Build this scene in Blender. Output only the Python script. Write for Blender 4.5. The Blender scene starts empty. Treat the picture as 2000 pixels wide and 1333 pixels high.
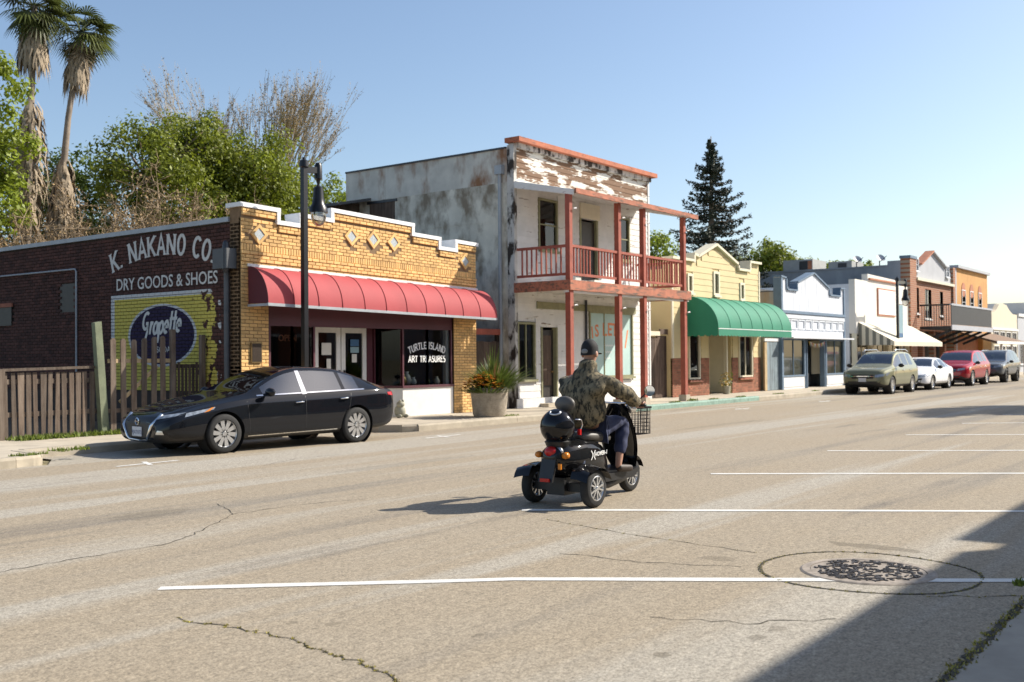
import bpy, bmesh, math, random
from mathutils import Vector, Matrix, noise
random.seed(7)
rnd = random.uniform
S = bpy.context.scene
COL = S.collection
# ------------------------------------------------------------------ camera, sky, sun, exposure
cam_d = bpy.data.cameras.new('camera'); cam = bpy.data.objects.new('camera', cam_d); COL.objects.link(cam)
S.camera = cam
YAW, PITCH, ROLL = math.radians(36.8), .0163, .0085
fw = Vector((math.cos(YAW)*math.cos(PITCH), math.sin(YAW)*math.cos(PITCH), math.sin(PITCH)))
r0 = Vector((math.sin(YAW), -math.cos(YAW), 0)); u0 = r0.cross(fw)
RR = r0*math.cos(ROLL)-u0*math.sin(ROLL); UU = u0*math.cos(ROLL)+r0*math.sin(ROLL)
m = Matrix((RR, UU, -fw)).transposed().to_4x4(); m.translation = (0, 0, 1.55)
cam.matrix_world = m
cam_d.lens = 36.9; cam_d.sensor_width = 36; cam_d.sensor_fit = 'HORIZONTAL'
cam_d.clip_start = .05; cam_d.clip_end = 3000
cam_d.dof.use_dof = True; cam_d.dof.focus_distance = 11.2; cam_d.dof.aperture_fstop = 3.0
SUN_AZ = Vector((.82, -.573, 0)).normalized(); SUN_EL = math.radians(37)
world = bpy.data.worlds.new('World'); S.world = world; world.use_nodes = True
wn = world.node_tree; bg = wn.nodes['Background']
sky = wn.nodes.new('ShaderNodeTexSky'); sky.sky_type = 'NISHITA'; sky.sun_disc = False
sky.sun_elevation = SUN_EL; sky.sun_rotation = math.atan2(SUN_AZ.x, SUN_AZ.y)
sky.air_density = 1.0; sky.dust_density = 1.2; sky.ozone_density = 1.6
wn.links.new(sky.outputs[0], bg.inputs[0]); bg.inputs[1].default_value = .112
sun_d = bpy.data.lights.new('sun', 'SUN'); sun = bpy.data.objects.new('sun', sun_d); COL.objects.link(sun)
sun_d.energy = 4.9; sun_d.angle = math.radians(.53); sun_d.color = (1, .93, .82)
d = (SUN_AZ*math.cos(SUN_EL)+Vector((0, 0, math.sin(SUN_EL))))
sun.rotation_euler = d.to_track_quat('Z', 'Y').to_euler(); sun.location = (20, -20, 30)
S.view_settings.view_transform = 'Standard'; S.view_settings.look = 'None'
S.view_settings.exposure = .60; S.view_settings.gamma = 1
S.cycles.max_bounces = 6; S.cycles.use_denoising = True

# ------------------------------------------------------------------ helpers
def prop(o, label=None, cat=None, group=None, kind=None):
    if label: o['label'] = label
    if cat: o['category'] = cat
    if group: o['group'] = group
    if kind: o['kind'] = kind
    return o
def thing(name, label, cat, loc=(0, 0, 0), rz=0, group=None):
    o = bpy.data.objects.new(name, None); COL.objects.link(o); o.location = loc; o.rotation_euler[2] = rz
    o.empty_display_size = .2
    return prop(o, label, cat, group)
class MB:
    """collects faces in world (or local) coordinates and links them as ONE mesh object"""
    def __init__(s): s.v = []; s.f = []; s.m = []
    def add(s, vs, fs, m=0):
        o = len(s.v); s.v += [tuple(v) for v in vs]; s.f += [tuple(i+o for i in f) for f in fs]; s.m += [m]*len(fs); return s
    def box(s, x0, x1, y0, y1, z0, z1, m=0):
        v = [(x, y, z) for z in (z0, z1) for y in (y0, y1) for x in (x0, x1)]
        return s.add(v, [(0, 2, 3, 1), (4, 5, 7, 6), (0, 1, 5, 4), (2, 6, 7, 3), (0, 4, 6, 2), (1, 3, 7, 5)], m)
    def bar(s, a, b, w, h, m=0, up=(0, 0, 1)):
        a = Vector(a); b = Vector(b); d = (b-a).normalized(); u = Vector(up)
        if abs(d.dot(u)) > .98: u = Vector((0, 1, 0))
        sd = d.cross(u).normalized(); u = sd.cross(d)
        v = []
        for p in (a, b):
            for i, j in ((-1, -1), (1, -1), (1, 1), (-1, 1)): v.append(p+sd*(i*w/2)+u*(j*h/2))
        return s.add(v, [(3, 2, 1, 0), (4, 5, 6, 7), (0, 1, 5, 4), (1, 2, 6, 5), (2, 3, 7, 6), (3, 0, 4, 7)], m)
    def cyl(s, a, b, r0, r1=None, n=12, m=0):
        return s.tube([a, b], [r0, r0 if r1 is None else r1], n, m)
    def tube(s, pts, r, n=8, m=0, cap=True):
        pts = [Vector(p) for p in pts]; k = len(pts); r = r if isinstance(r, (list, tuple)) else [r]*k
        t0 = (pts[1]-pts[0]).normalized(); ref = Vector((0, 0, 1)) if abs(t0.z) < .9 else Vector((1, 0, 0))
        v = []
        for i, p in enumerate(pts):
            t = (pts[min(i+1, k-1)]-pts[max(i-1, 0)]).normalized(); a = t.cross(ref)
            if a.length < 1e-4: a = t.cross(Vector((0, 1, 0)))
            a.normalize(); b = a.cross(t); ref = ref if abs(t.dot(ref)) < .95 else b
            for j in range(n):
                q = 2*math.pi*j/n; v.append(p+(a*math.cos(q)+b*math.sin(q))*r[i])
        f = [(i*n+j, i*n+(j+1) % n, (i+1)*n+(j+1) % n, (i+1)*n+j) for i in range(k-1) for j in range(n)]
        if cap: f += [tuple(range(n-1, -1, -1)), tuple((k-1)*n+j for j in range(n))]
        return s.add(v, f, m)
    def ell(s, c, r, nu=14, nv=9, m=0, M=None):
        c = Vector(c); v = []; 
        for i in range(nv+1):
            th = math.pi*i/nv
            for j in range(nu):
                p = Vector((r[0]*math.sin(th)*math.cos(2*math.pi*j/nu), r[1]*math.sin(th)*math.sin(2*math.pi*j/nu), r[2]*math.cos(th)))
                v.append(c+(M @ p if M else p))
        return s.add(v, [(i*nu+j, (i+1)*nu+j, (i+1)*nu+(j+1) % nu, i*nu+(j+1) % nu) for i in range(nv) for j in range(nu)], m)
    def lathe(s, c, prof, n=16, m=0, ax=None, close=False):
        """prof: (radius, height) pairs; ax: (axis, side, side2) vectors"""
        c = Vector(c); A, P, Q = ax or (Vector((0, 0, 1)), Vector((1, 0, 0)), Vector((0, 1, 0)))
        v = [c+A*h+(P*math.cos(2*math.pi*j/n)+Q*math.sin(2*math.pi*j/n))*r for r, h in prof for j in range(n)]
        k = len(prof); rng = range(k if close else k-1)
        return s.add(v, [(i*n+j, i*n+(j+1) % n, ((i+1) % k)*n+(j+1) % n, ((i+1) % k)*n+j) for i in rng for j in range(n)], m)
    def poly(s, pts, pl, a, b, m=0):
        """extrude a 2-D outline: pl 'xz' along y, 'yz' along x, 'xy' along z"""
        f = {'xz': lambda p, t: (p[0], t, p[1]), 'yz': lambda p, t: (t, p[0], p[1]), 'xy': lambda p, t: (p[0], p[1], t)}[pl]
        n = len(pts); v = [f(p, a) for p in pts]+[f(p, b) for p in pts]
        return s.add(v, [tuple(range(n-1, -1, -1)), tuple(range(n, 2*n))]+[(i, (i+1) % n, n+(i+1) % n, n+i) for i in range(n)], m)
    def grid(s, rows, m=0, close=False):
        k = len(rows[0]); v = [p for r in rows for p in r]
        return s.add(v, [(i*k+j, i*k+(j+1) % k, (i+1)*k+(j+1) % k, (i+1)*k+j) for i in range(len(rows)-1) for j in range(k if close else k-1)], m)
    def build(s, name, mats, parent=None, smooth=False, fix=True):
        me = bpy.data.meshes.new(name)
        v = s.v
        if parent is not None and parent.type == 'EMPTY' and getattr(parent, 'world_parts', True) and not parent.get('_local'):
            L = parent.location; v = [(a-L.x, b-L.y, c-L.z) for a, b, c in v]
        elif parent is not None and parent.type != 'EMPTY' and parent.parent is not None and not parent.parent.get('_local'):
            L = parent.parent.location; v = [(a-L.x, b-L.y, c-L.z) for a, b, c in v]
        me.from_pydata(v, [], s.f)
        for q in (mats if isinstance(mats, (list, tuple)) else [mats]): me.materials.append(MT[q] if isinstance(q, str) else q)
        me.polygons.foreach_set('material_index', s.m)
        if smooth: me.polygons.foreach_set('use_smooth', [True]*len(s.f))
        if fix:
            b = bmesh.new(); b.from_mesh(me); bmesh.ops.recalc_face_normals(b, faces=b.faces); b.to_mesh(me); b.free()
        if smooth and smooth is not True: me.set_sharp_from_angle(angle=math.radians(smooth))
        o = bpy.data.objects.new(name, me); COL.objects.link(o)
        if parent is not None: o.parent = parent
        return o
def copy_tree(o, parent=None):
    c = o.copy(); COL.objects.link(c); c.parent = parent
    for ch in o.children: copy_tree(ch, c)
    return c

# ------------------------------------------------------------------ materials
MT = {}
def mat(name, col, rough=.7, metal=0., var=.18, sc=6., bump=0., bsc=None, col2=None, t=.5, sharp=.12, st=(1, 1, 1), spec=.5, coat=0., rv=0., trans=0., fine=0., det=6, alpha=1., em=None):
    """base colour varied by noise in place; col2 shows where a second, stretched noise passes t; rv = variation from piece to piece"""
    M = bpy.data.materials.new(name); M.use_nodes = True; N = M.node_tree.nodes; L = M.node_tree.links; P = N['Principled BSDF']
    geo = N.new('ShaderNodeNewGeometry')
    def nz(scale, stretch=(1, 1, 1), detail=5):
        mp = N.new('ShaderNodeMapping'); mp.inputs['Scale'].default_value = [scale*k for k in stretch]
        n = N.new('ShaderNodeTexNoise'); n.inputs['Scale'].default_value = 1; n.inputs['Detail'].default_value = detail; n.inputs['Roughness'].default_value = .62
        L.new(geo.outputs['Position'], mp.inputs[0]); L.new(mp.outputs[0], n.inputs['Vector']); return n.outputs['Fac']
    def ramp(src, a, b, ca=(0, 0, 0, 1), cb=(1, 1, 1, 1)):
        r = N.new('ShaderNodeValToRGB'); r.color_ramp.elements[0].position = a; r.color_ramp.elements[1].position = b
        r.color_ramp.elements[0].color = ca; r.color_ramp.elements[1].color = cb; L.new(src, r.inputs[0]); return r.outputs[0]
    def mix(f, a, b, mode='MIX'):
        x = N.new('ShaderNodeMix'); x.data_type = 'RGBA'; x.blend_type = mode
        for s_, i in ((f, 0), (a, 6), (b, 7)):
            if hasattr(s_, 'links'): L.new(s_, x.inputs[i])
            elif i == 0: x.inputs[0].default_value = s_
            else: x.inputs[i].default_value = (*s_[:3], 1)
        return x.outputs[2]
    lo = tuple(c*(1-var) for c in col); hi = tuple(min(1, c*(1+var)) for c in col)
    c = ramp(nz(sc, detail=det), .3, .7, (*lo, 1), (*hi, 1))
    if fine: c = mix(1., c, ramp(nz(sc*22, detail=2), .3, .7, (1-fine,)*3+(1,), (1+fine,)*3+(1,)), 'MULTIPLY')
    if col2 is not None: c = mix(ramp(nz(bsc or sc, st), t-sharp, t+sharp), c, col2)
    if rv:
        oi = N.new('ShaderNodeObjectInfo'); ad = N.new('ShaderNodeMath'); ad.operation = 'ADD'; fr = N.new('ShaderNodeMath'); fr.operation = 'FRACT'
        L.new(oi.outputs['Random'], ad.inputs[0]); L.new(geo.outputs['Random Per Island'], ad.inputs[1]); L.new(ad.outputs[0], fr.inputs[0])
        c = mix(1., c, ramp(fr.outputs[0], 0, 1, (1-rv,)*3+(1,), (1+rv, 1+rv*.9, 1+rv*.8, 1)), 'MULTIPLY')
    L.new(c, P.inputs['Base Color'])
    P.inputs['Roughness'].default_value = rough; P.inputs['Metallic'].default_value = metal
    P.inputs['Specular IOR Level'].default_value = spec; P.inputs['Coat Weight'].default_value = coat; P.inputs['Coat Roughness'].default_value = .04
    P.inputs['Transmission Weight'].default_value = trans; P.inputs['Alpha'].default_value = alpha
    if em: P.inputs['Emission Color'].default_value = (*em[:3], 1); P.inputs['Emission Strength'].default_value = em[3]
    if bump:
        b = N.new('ShaderNodeBump'); b.inputs['Strength'].default_value = bump; b.inputs['Distance'].default_value = .02
        L.new(nz((bsc or sc)*(3 if col2 is None else 1), st if col2 is not None else (1, 1, 1)), b.inputs['Height']); L.new(b.outputs[0], P.inputs['Normal'])
    MT[name] = M; M['_h'] = 1
    return M
for a in [
 ('concrete', (.46, .40, .31), .9, 0, .16, 2.5, .12), ('kerb', (.40, .35, .27), .9, 0, .2, 3., .15), ('kerb_green', (.22, .33, .27), .8, 0, .25, 5., .1),
 ('gutter', (.33, .30, .25), .9, 0, .15, 3., .1), ('paint_white', (.66, .65, .61), .75, 0, .14, 7.), ('cap_white', (.80, .80, .79), .6, 0, .05, 3.),
 ('mortar', (.22, .14, .075), .95, 0, .2, 8.), ('mortar_dark', (.050, .036, .03), .95, 0, .25, 4.), ('tile_blue', (.42, .46, .47), .4, 0, .2, 30.),
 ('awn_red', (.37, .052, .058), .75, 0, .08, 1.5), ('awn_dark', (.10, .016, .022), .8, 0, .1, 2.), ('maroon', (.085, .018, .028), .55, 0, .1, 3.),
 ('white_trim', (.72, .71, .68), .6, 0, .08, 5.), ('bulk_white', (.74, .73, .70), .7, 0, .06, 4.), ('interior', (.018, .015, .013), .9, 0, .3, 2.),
 ('black_metal', (.012, .012, .014), .35, .3, .2, 8.), ('pipe_grey', (.36, .38, .40), .5, .2, .12, 4.), ('brass', (.32, .22, .10), .4, .8, .2, 20.),
 ('bronze', (.05, .035, .025), .45, .5, .3, 40.), ('door_dark', (.030, .024, .020), .5, 0, .3, 6.), ('paper', (.68, .66, .60), .8, 0, .05, 9.),
 ('red_wood', (.33, .085, .052), .75, 0, .22, 3., .1), ('olive', (.26, .25, .14), .7, 0, .2, 5.), ('green_fabric', (.018, .20, .115), .75, 0, .08, 2.),
 ('yellow_side', (.62, .50, .27), .7, 0, .06, 1.5), ('cream_trim', (.70, .64, .48), .65, 0, .06, 3.), ('blue_trim', (.13, .19, .26), .65, 0, .15, 4.),
 ('white_wall', (.66, .68, .70), .75, 0, .09, 1.2), ('cream_wall', (.62, .56, .42), .8, 0, .06, 2.), ('stucco_white', (.74, .70, .62), .8, 0, .06, 1.2),
 ('orange_brick', (.55, .29, .095), .85, 0, .14, 1.2), ('grey_stucco', (.42, .43, .45), .85, 0, .08, 1.5), ('awn_cream', (.72, .65, .50), .8, 0, .06, 2.), ('awn_stripe', (.22, .21, .17), .8, 0, .1, 2.),
 ('dark_rail', (.025, .027, .03), .6, 0, .2, 4.), ('shingle', (.20, .13, .085), .9, 0, .25, 9., .2), ('roof_tar', (.10, .10, .10), .95, 0, .2, 2.),
 ('hvac', (.40, .40, .38), .6, .2, .1, 3.), ('banner', (.24, .36, .40), .8, 0, .06, 3.), ('banner_blue', (.06, .14, .26), .8, 0, .1, 3.), ('dish', (.5, .5, .5), .5, .2, .1, 5.),
 ('orange_red', (.42, .16, .08), .7, 0, .25, 4.), ('sign_teal', (.42, .58, .55), .6, 0, .08, 2.), ('letter_orange', (.70, .24, .10), .7, 0, .15, 9.), ('letter_white', (.78, .78, .76), .6, 0, .05, 9.),
 ('tyre', (.018, .018, .018), .8, 0, .25, 20.), ('alloy', (.66, .67, .68), .28, .9, .05, 9.), ('dark_alloy', (.06, .06, .065), .4, .7, .1, 9.), ('chrome', (.75, .76, .78), .08, 1., .02, 5.),
 ('plastic', (.016, .016, .017), .45, 0, .1, 9.), ('plate', (.62, .63, .66), .5, 0, .05, 9.), ('plate_ink', (.03, .05, .16), .6, 0, .05, 9.), ('pipe_dark', (.10, .105, .11), .6, .2, .15, 4.), ('lamp_red', (.45, .012, .012), .15, 0, .1, 20.), ('lamp_amber', (.60, .20, .02), .15, 0, .15, 30.),
 ('rider_skin', (.46, .25, .17), .55, 0, .12, 18.), ('jeans', (.028, .036, .085), .85, 0, .3, 14., .2), ('cap_black', (.010, .010, .011), .8, 0, .2, 12.), ('cap_grey', (.22, .22, .22), .8, 0, .1, 12.), ('shoe', (.035, .022, .016), .6, 0, .2, 20.),
 ('seat_vinyl', (.10, .092, .082), .5, 0, .1, 9.), ('mirror_glass', (.8, .85, .9), .02, 1., .01, 2.),
 ('trunk_bark', (.20, .15, .105), .95, 0, .3, 5., .3), ('palm_bark', (.25, .20, .155), .95, 0, .3, 4., .3), ('dead_frond', (.33, .26, .18), .9, 0, .35, 3.), ('twig', (.30, .22, .14), .9, 0, .3, 3.), ('twig_pale', (.36, .30, .20), .9, 0, .25, 3.),
 ('soil', (.10, .07, .045), .95, 0, .3, 20.), ('frog', (.35, .34, .26), .7, 0, .2, 25.), ('petal_orange', (.62, .20, .02), .6, 0, .3, 40.), ('petal_yellow', (.66, .42, .04), .6, 0, .3, 40.),
 ('wood_new', (.45, .33, .18), .8, 0, .2, 6.), ('post_green', (.17, .19, .12), .85, 0, .25, 4.), ('stop_red', (.40, .02, .03), .4, 0, .05, 3.),
]: mat(*a[:2], rough=a[2], metal=a[3], var=a[4], sc=a[5], bump=a[6] if len(a) > 6 else 0)
mat('brick_yellow', (.70, .44, .175), .85, var=.12, sc=3, rv=.2, fine=.12)
mat('brick_red', (.27, .10, .06), .9, var=.2, sc=5, rv=.3, fine=.1)
mat('brick_far', (.34, .135, .065), .9, var=.2, sc=5, rv=.25)
mat('fence_wood', (.105, .075, .055), .9, var=.3, sc=3, col2=(.20, .16, .125), bsc=5, st=(2.5, 2.5, .25), t=.55, sharp=.15, bump=.3, rv=.3)
mat('gate_wood', (.075, .05, .036), .9, var=.3, sc=3, col2=(.14, .10, .075), bsc=5, st=(2.5, 2.5, .2), t=.58, sharp=.15, bump=.25, rv=.3)
mat('blue_wood', (.22, .28, .31), .85, var=.2, sc=3, col2=(.14, .16, .17), bsc=4, st=(3, 3, .2), t=.58, sharp=.12, rv=.2)
mat('peel_light', (.69, .68, .65), .75, var=.08, sc=3, col2=(.20, .14, .10), bsc=1.6, st=(1, 1, 7), t=.66, sharp=.025, bump=.1, rv=.06)
mat('peel_heavy', (.72, .69, .62), .8, var=.08, sc=3, col2=(.16, .085, .042), bsc=1.35, st=(1, 1, 5), t=.50, sharp=.03, bump=.2, rv=.08)
mat('peel_corner', (.55, .53, .49), .85, var=.15, sc=3, col2=(.035, .026, .02), bsc=3, st=(1, 1, .5), t=.52, sharp=.05, bump=.2)
mat('beam_worn', (.42, .15, .085), .8, var=.25, sc=3, col2=(.13, .085, .06), bsc=4, st=(.6, 2, 3), t=.56, sharp=.07, bump=.15)
mat('cornice_worn', (.44, .14, .07), .8, var=.2, sc=3, col2=(.07, .045, .035), bsc=4, st=(.6, 2, 4), t=.63, sharp=.06, bump=.15)
mat('sheet_rust', (.70, .655, .55), .75, var=.2, sc=1.2, col2=(.25, .20, .14), bsc=1.9, st=(1, 1, .6), t=.55, sharp=.10, bump=.12)
mat('sheet_top', (.62, .59, .52), .75, var=.18, sc=1.5, col2=(.27, .13, .06), bsc=1.3, st=(1, 1, .5), t=.57, sharp=.09, bump=.12)
mat('blue_front', (.66, .68, .71), .75, var=.08, sc=2, col2=(.44, .47, .52), bsc=2.2, st=(3, 3, .25), t=.57, sharp=.12)
mat('metal_side', (.33, .33, .32), .7, var=.2, sc=1, col2=(.34, .22, .11), bsc=1, st=(1.5, 1.5, .3), t=.55, sharp=.15)
mat('grey_side', (.27, .29, .31), .85, var=.15, sc=.8, col2=(.36, .38, .40), bsc=.9, st=(1.2, 1.2, .4), t=.55, sharp=.15)
mat('aggregate', (.40, .345, .27), .95, var=.25, sc=5, fine=.55, bump=.5, bsc=45)
mat('camo', (.185, .15, .088), .9, var=.5, sc=9, col2=(.030, .028, .018), bsc=17, st=(1, 1.6, .7), t=.52, sharp=.05, bump=.25, fine=.3)
mat('leaf_oak', (.20, .24, .022), .55, var=.35, sc=.9, rv=.35)
mat('leaf_bright', (.24, .30, .026), .55, var=.3, sc=.9, rv=.35)
mat('leaf_deep', (.10, .15, .022), .55, var=.35, sc=.9, rv=.3)
mat('leaf_pine', (.030, .042, .022), .7, var=.4, sc=.8, rv=.35)
mat('leaf_palm', (.085, .105, .025), .5, var=.4, sc=1.2, rv=.4)
mat('leaf_plant', (.09, .135, .025), .5, var=.35, sc=9, rv=.35)
mat('leaf_dry', (.28, .19, .085), .8, var=.3, sc=2, rv=.3)
mat('weed', (.15, .20, .03), .7, var=.4, sc=8, rv=.4)
mat('moss', (.30, .26, .05), .9, var=.5, sc=12, rv=.4)
mat('crack', (.055, .048, .035), .95, var=.3, sc=9)
mat('iron', (.30, .255, .21), .8, .1, var=.4, sc=14)
mat('iron_rib', (.05, .043, .04), .6, .2, var=.4, sc=9)
def glass(name, tint, rough=.02, mixf=.0):
    """thin architectural pane: mirror by angle over a see-through tint"""
    M = bpy.data.materials.new(name); M.use_nodes = True; N = M.node_tree.nodes; L = M.node_tree.links; N.remove(N['Principled BSDF'])
    tr = N.new('ShaderNodeBsdfTransparent'); tr.inputs[0].default_value = (*tint, 1)
    gl = N.new('ShaderNodeBsdfGlossy'); gl.inputs['Roughness'].default_value = rough; gl.inputs[0].default_value = (.95, .97, 1, 1)
    fr = N.new('ShaderNodeFresnel'); fr.inputs[0].default_value = 1.42
    ma = N.new('ShaderNodeMath'); ma.operation = 'MULTIPLY_ADD'; ma.inputs[1].default_value = .8; ma.inputs[2].default_value = .01+mixf; L.new(fr.outputs[0], ma.inputs[0])
    mx = N.new('ShaderNodeMixShader'); L.new(ma.outputs[0], mx.inputs[0]); L.new(tr.outputs[0], mx.inputs[1]); L.new(gl.outputs[0], mx.inputs[2])
    L.new(mx.outputs[0], N['Material Output'].inputs[0]); MT[name] = M
for k_ in ('leaf_oak', 'leaf_bright', 'leaf_deep', 'leaf_palm', 'leaf_plant', 'weed'):
    N_ = MT[k_].node_tree.nodes; L_ = MT[k_].node_tree.links; P_ = N_['Principled BSDF']; tl = N_.new('ShaderNodeBsdfTranslucent'); mx_ = N_.new('ShaderNodeMixShader'); mx_.inputs[0].default_value = .38
    L_.new(P_.inputs['Base Color'].links[0].from_socket, tl.inputs[0]); L_.new(P_.outputs[0], mx_.inputs[1]); L_.new(tl.outputs[0], mx_.inputs[2]); L_.new(mx_.outputs[0], N_['Material Output'].inputs[0])
glass('glass', (.55, .58, .57)); glass('car_glass', (.16, .20, .20), .01, .15); glass('globe_glass', (.80, .80, .78), .15, .25)
def paint(name, col, flake=0.):
    M = mat(name, col, rough=.6, metal=flake, var=.03, sc=2, spec=.0, coat=.85)
paint('car_black', (.008, .009, .012)); paint('car_green', (.20, .20, .125), .4); paint('car_white', (.78, .79, .80)); paint('car_red', (.30, .012, .022), .3); paint('car_grey', (.10, .11, .12), .3)
paint('scooter_black', (.009, .009, .010)); paint('trunk_black', (.006, .006, .008))
# ------------------------------------------------------------------ ground, road, pavements
def asphalt():
    M = bpy.data.materials.new('asphalt'); M.use_nodes = True; N = M.node_tree.nodes; L = M.node_tree.links; P = N['Principled BSDF']
    geo = N.new('ShaderNodeNewGeometry')
    def nz(sx, sy, det=5, rough=.6):
        mp = N.new('ShaderNodeMapping'); mp.inputs['Scale'].default_value = (sx, sy, 1)
        n = N.new('ShaderNodeTexNoise'); n.inputs['Scale'].default_value = 1; n.inputs['Detail'].default_value = det; n.inputs['Roughness'].default_value = rough
        L.new(geo.outputs['Position'], mp.inputs[0]); L.new(mp.outputs[0], n.inputs['Vector']); return n.outputs['Fac']
    def ramp(src, els):
        r = N.new('ShaderNodeValToRGB'); r.color_ramp.elements[0].position = els[0][0]; r.color_ramp.elements[0].color = (*els[0][1], 1)
        r.color_ramp.elements[1].position = els[-1][0]; r.color_ramp.elements[1].color = (*els[-1][1], 1)
        for p, c in els[1:-1]: e = r.color_ramp.elements.new(p); e.color = (*c, 1)
        L.new(src, r.inputs[0]); return r.outputs[0]
    def mix(f, a, b, mode='MIX'):
        x = N.new('ShaderNodeMix'); x.data_type = 'RGBA'; x.blend_type = mode
        for s_, i in ((f, 0), (a, 6), (b, 7)):
            if hasattr(s_, 'links'): L.new(s_, x.inputs[i])
            elif i == 0: x.inputs[0].default_value = s_
            else: x.inputs[i].default_value = (*s_[:3], 1)
        return x.outputs[2]
    tan, grey, dark = (.315, .258, .182), (.33, .295, .238), (.165, .145, .12)
    bands = ramp(nz(.03, .6, 4, .55), [(.36, dark), (.44, tan), (.52, tan), (.58, (.385, .355, .30))])
    c = mix(.38, bands, ramp(nz(.35, .8), [(.3, tan), (.7, grey)]))
    c = mix(ramp(nz(.12, .9, 6), [(.60, (0, 0, 0)), (.72, (1, 1, 1))]), c, dark)          # worn wheel tracks
    c = mix(1, c, ramp(nz(70, 70, 2), [(.30, (.60,)*3), (.5, (1,)*3), (.72, (1.35,)*3)]), 'MULTIPLY')      # stone chips
    c = mix(1, c, ramp(nz(26, 26, 3, .7), [(.34, (.72,)*3), (.5, (1,)*3), (.68, (1.22,)*3)]), 'MULTIPLY')
    c = mix(1, c, ramp(nz(9, 9, 4), [(.3, (.88,)*3), (.7, (1.1,)*3)]), 'MULTIPLY')
    # oil drips and damp patches, each with its own place and outline
    for (x, y, rx, ry, s) in [(4.85, 2.67, .10, .10, .5), (5.46, 2.41, .12, .09, .4), (5.69, 2.39, .13, .10, .4), (7.40, 3.57, .16, .22, .35), (4.18, 4.77, .09, .06, .4), (4.31, 4.56, .1, .07, .35), (4.6, 3.7, .08, .06, .4), (8.55, 2.75, .20, .75, .45), (6.3, 9.3, .8, .5, .25), (11.5, 10.6, 3.0, .35, .22), (22, 10.5, 4.5, .3, .2)]:
        sb = N.new('ShaderNodeVectorMath'); sb.operation = 'SUBTRACT'; L.new(geo.outputs['Position'], sb.inputs[0]); sb.inputs[1].default_value = (x, y, 0)
        dv = N.new('ShaderNodeVectorMath'); dv.operation = 'DIVIDE'; L.new(sb.outputs[0], dv.inputs[0]); dv.inputs[1].default_value = (rx, ry, 1)
        ln = N.new('ShaderNodeVectorMath'); ln.operation = 'LENGTH'; L.new(dv.outputs[0], ln.inputs[0])
        ad = N.new('ShaderNodeMath'); ad.operation = 'MULTIPLY_ADD'; L.new(nz(7, 7, 3), ad.inputs[0]); ad.inputs[1].default_value = .9; L.new(ln.outputs['Value'], ad.inputs[2])
        c = mix(ramp(ad.outputs[0], [(.95, (s,)*3), (1.45, (0, 0, 0))]), c, (.085, .07, .045))
    L.new(c, P.inputs['Base Color']); P.inputs['Roughness'].default_value = .88; P.inputs['Specular IOR Level'].default_value = .35
    b = N.new('ShaderNodeBump'); b.inputs['Strength'].default_value = .45; b.inputs['Distance'].default_value = .006; L.new(nz(60, 60, 3), b.inputs['Height']); L.new(b.outputs[0], P.inputs['Normal'])
    MT['asphalt'] = M
asphalt()
mat('field', (.20, .17, .09), .95, var=.3, sc=.3)
prop(MB().add([(-1500, -1500, -.03), (1500, -1500, -.03), (1500, 1500, -.03), (-1500, 1500, -.03)], [(0, 1, 2, 3)]).build('ground', 'field'), kind='structure')
prop(MB().add([(-40, .7, 0), (260, .7, 0), (260, 15.1, 0), (16.4, 15.1, 0), (16.0, 15.6, 0), (16.0, 16.42, 0), (9.0, 16.42, 0), (9.0, 15.9, 0), (8.5, 15.12, 0), (-40, 15.12, 0)], [tuple(range(10))]).build('road', 'asphalt'), kind='structure')
# pavement on the shop side: from the kerb to the fronts, with a bay cut in for the parked sedan
def sidewalk():
    t = bpy.data.objects.new('sidewalk', None); COL.objects.link(t); prop(t, kind='structure')
    out = [(-40, 15.3), (8.35, 15.3), (8.8, 16.0), (8.8, 16.55), (16.2, 16.55), (16.2, 15.7), (16.5, 15.28), (260, 15.28), (260, 21), (-40, 21)]
    prop(MB().poly(out, 'xy', -.02, .146).build('paving', 'concrete', t), 'pale concrete paving')
    def kerb(pts, m):
        a, b = Vector((*pts[0], 0)), Vector((*pts[1], 0)); d = (b-a); n = Vector((-d.y, d.x, 0)).normalized()*.19
        v = []
        for p in (a+d*.0015, b-d*.0015):
            v += [p+Vector((0, 0, -.02)), p+Vector((0, 0, .11)), p+n*.13+Vector((0, 0, .15)), p+n*1.05+Vector((0, 0, .152)), p+n*1.05+Vector((0, 0, -.02))]
        MB().add(v, [(0, 1, 6, 5), (1, 2, 7, 6), (2, 3, 8, 7), (3, 4, 9, 8), (4, 3, 2, 1, 0), (5, 6, 7, 8, 9)]).build('kerbstone', m, t)
    xs = [-30, -20, -12, -6, 0, 4, 8.0]
    for a, b in zip(xs, xs[1:]): kerb([(a, 15.1), (b, 15.1)], 'kerb')
    ar = [(8.0, 15.1), (8.3, 15.17), (8.52, 15.32), (8.68, 15.6), (8.75, 16.0), (8.78, 16.36)]
    for a, b in zip(ar, ar[1:]): kerb([a, b], 'kerb')
    kerb([(8.8, 16.36), (12.5, 16.36)], 'kerb'); kerb([(12.5, 16.36), (16.2, 16.36)], 'kerb')
    ar = [(16.2, 16.36), (16.22, 16.0), (16.3, 15.6), (16.5, 15.28), (16.8, 15.1)]
    for a, b in zip(ar, ar[1:]): kerb([a, b], 'kerb')
    x = 16.8
    while x < 120:
        w = 3.55 if x < 60 else 8
        kerb([(x, 15.08), (x+w, 15.08)], 'kerb_green' if 24.5 < x+w/2 < 36 else 'kerb'); x += w
sidewalk()
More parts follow.
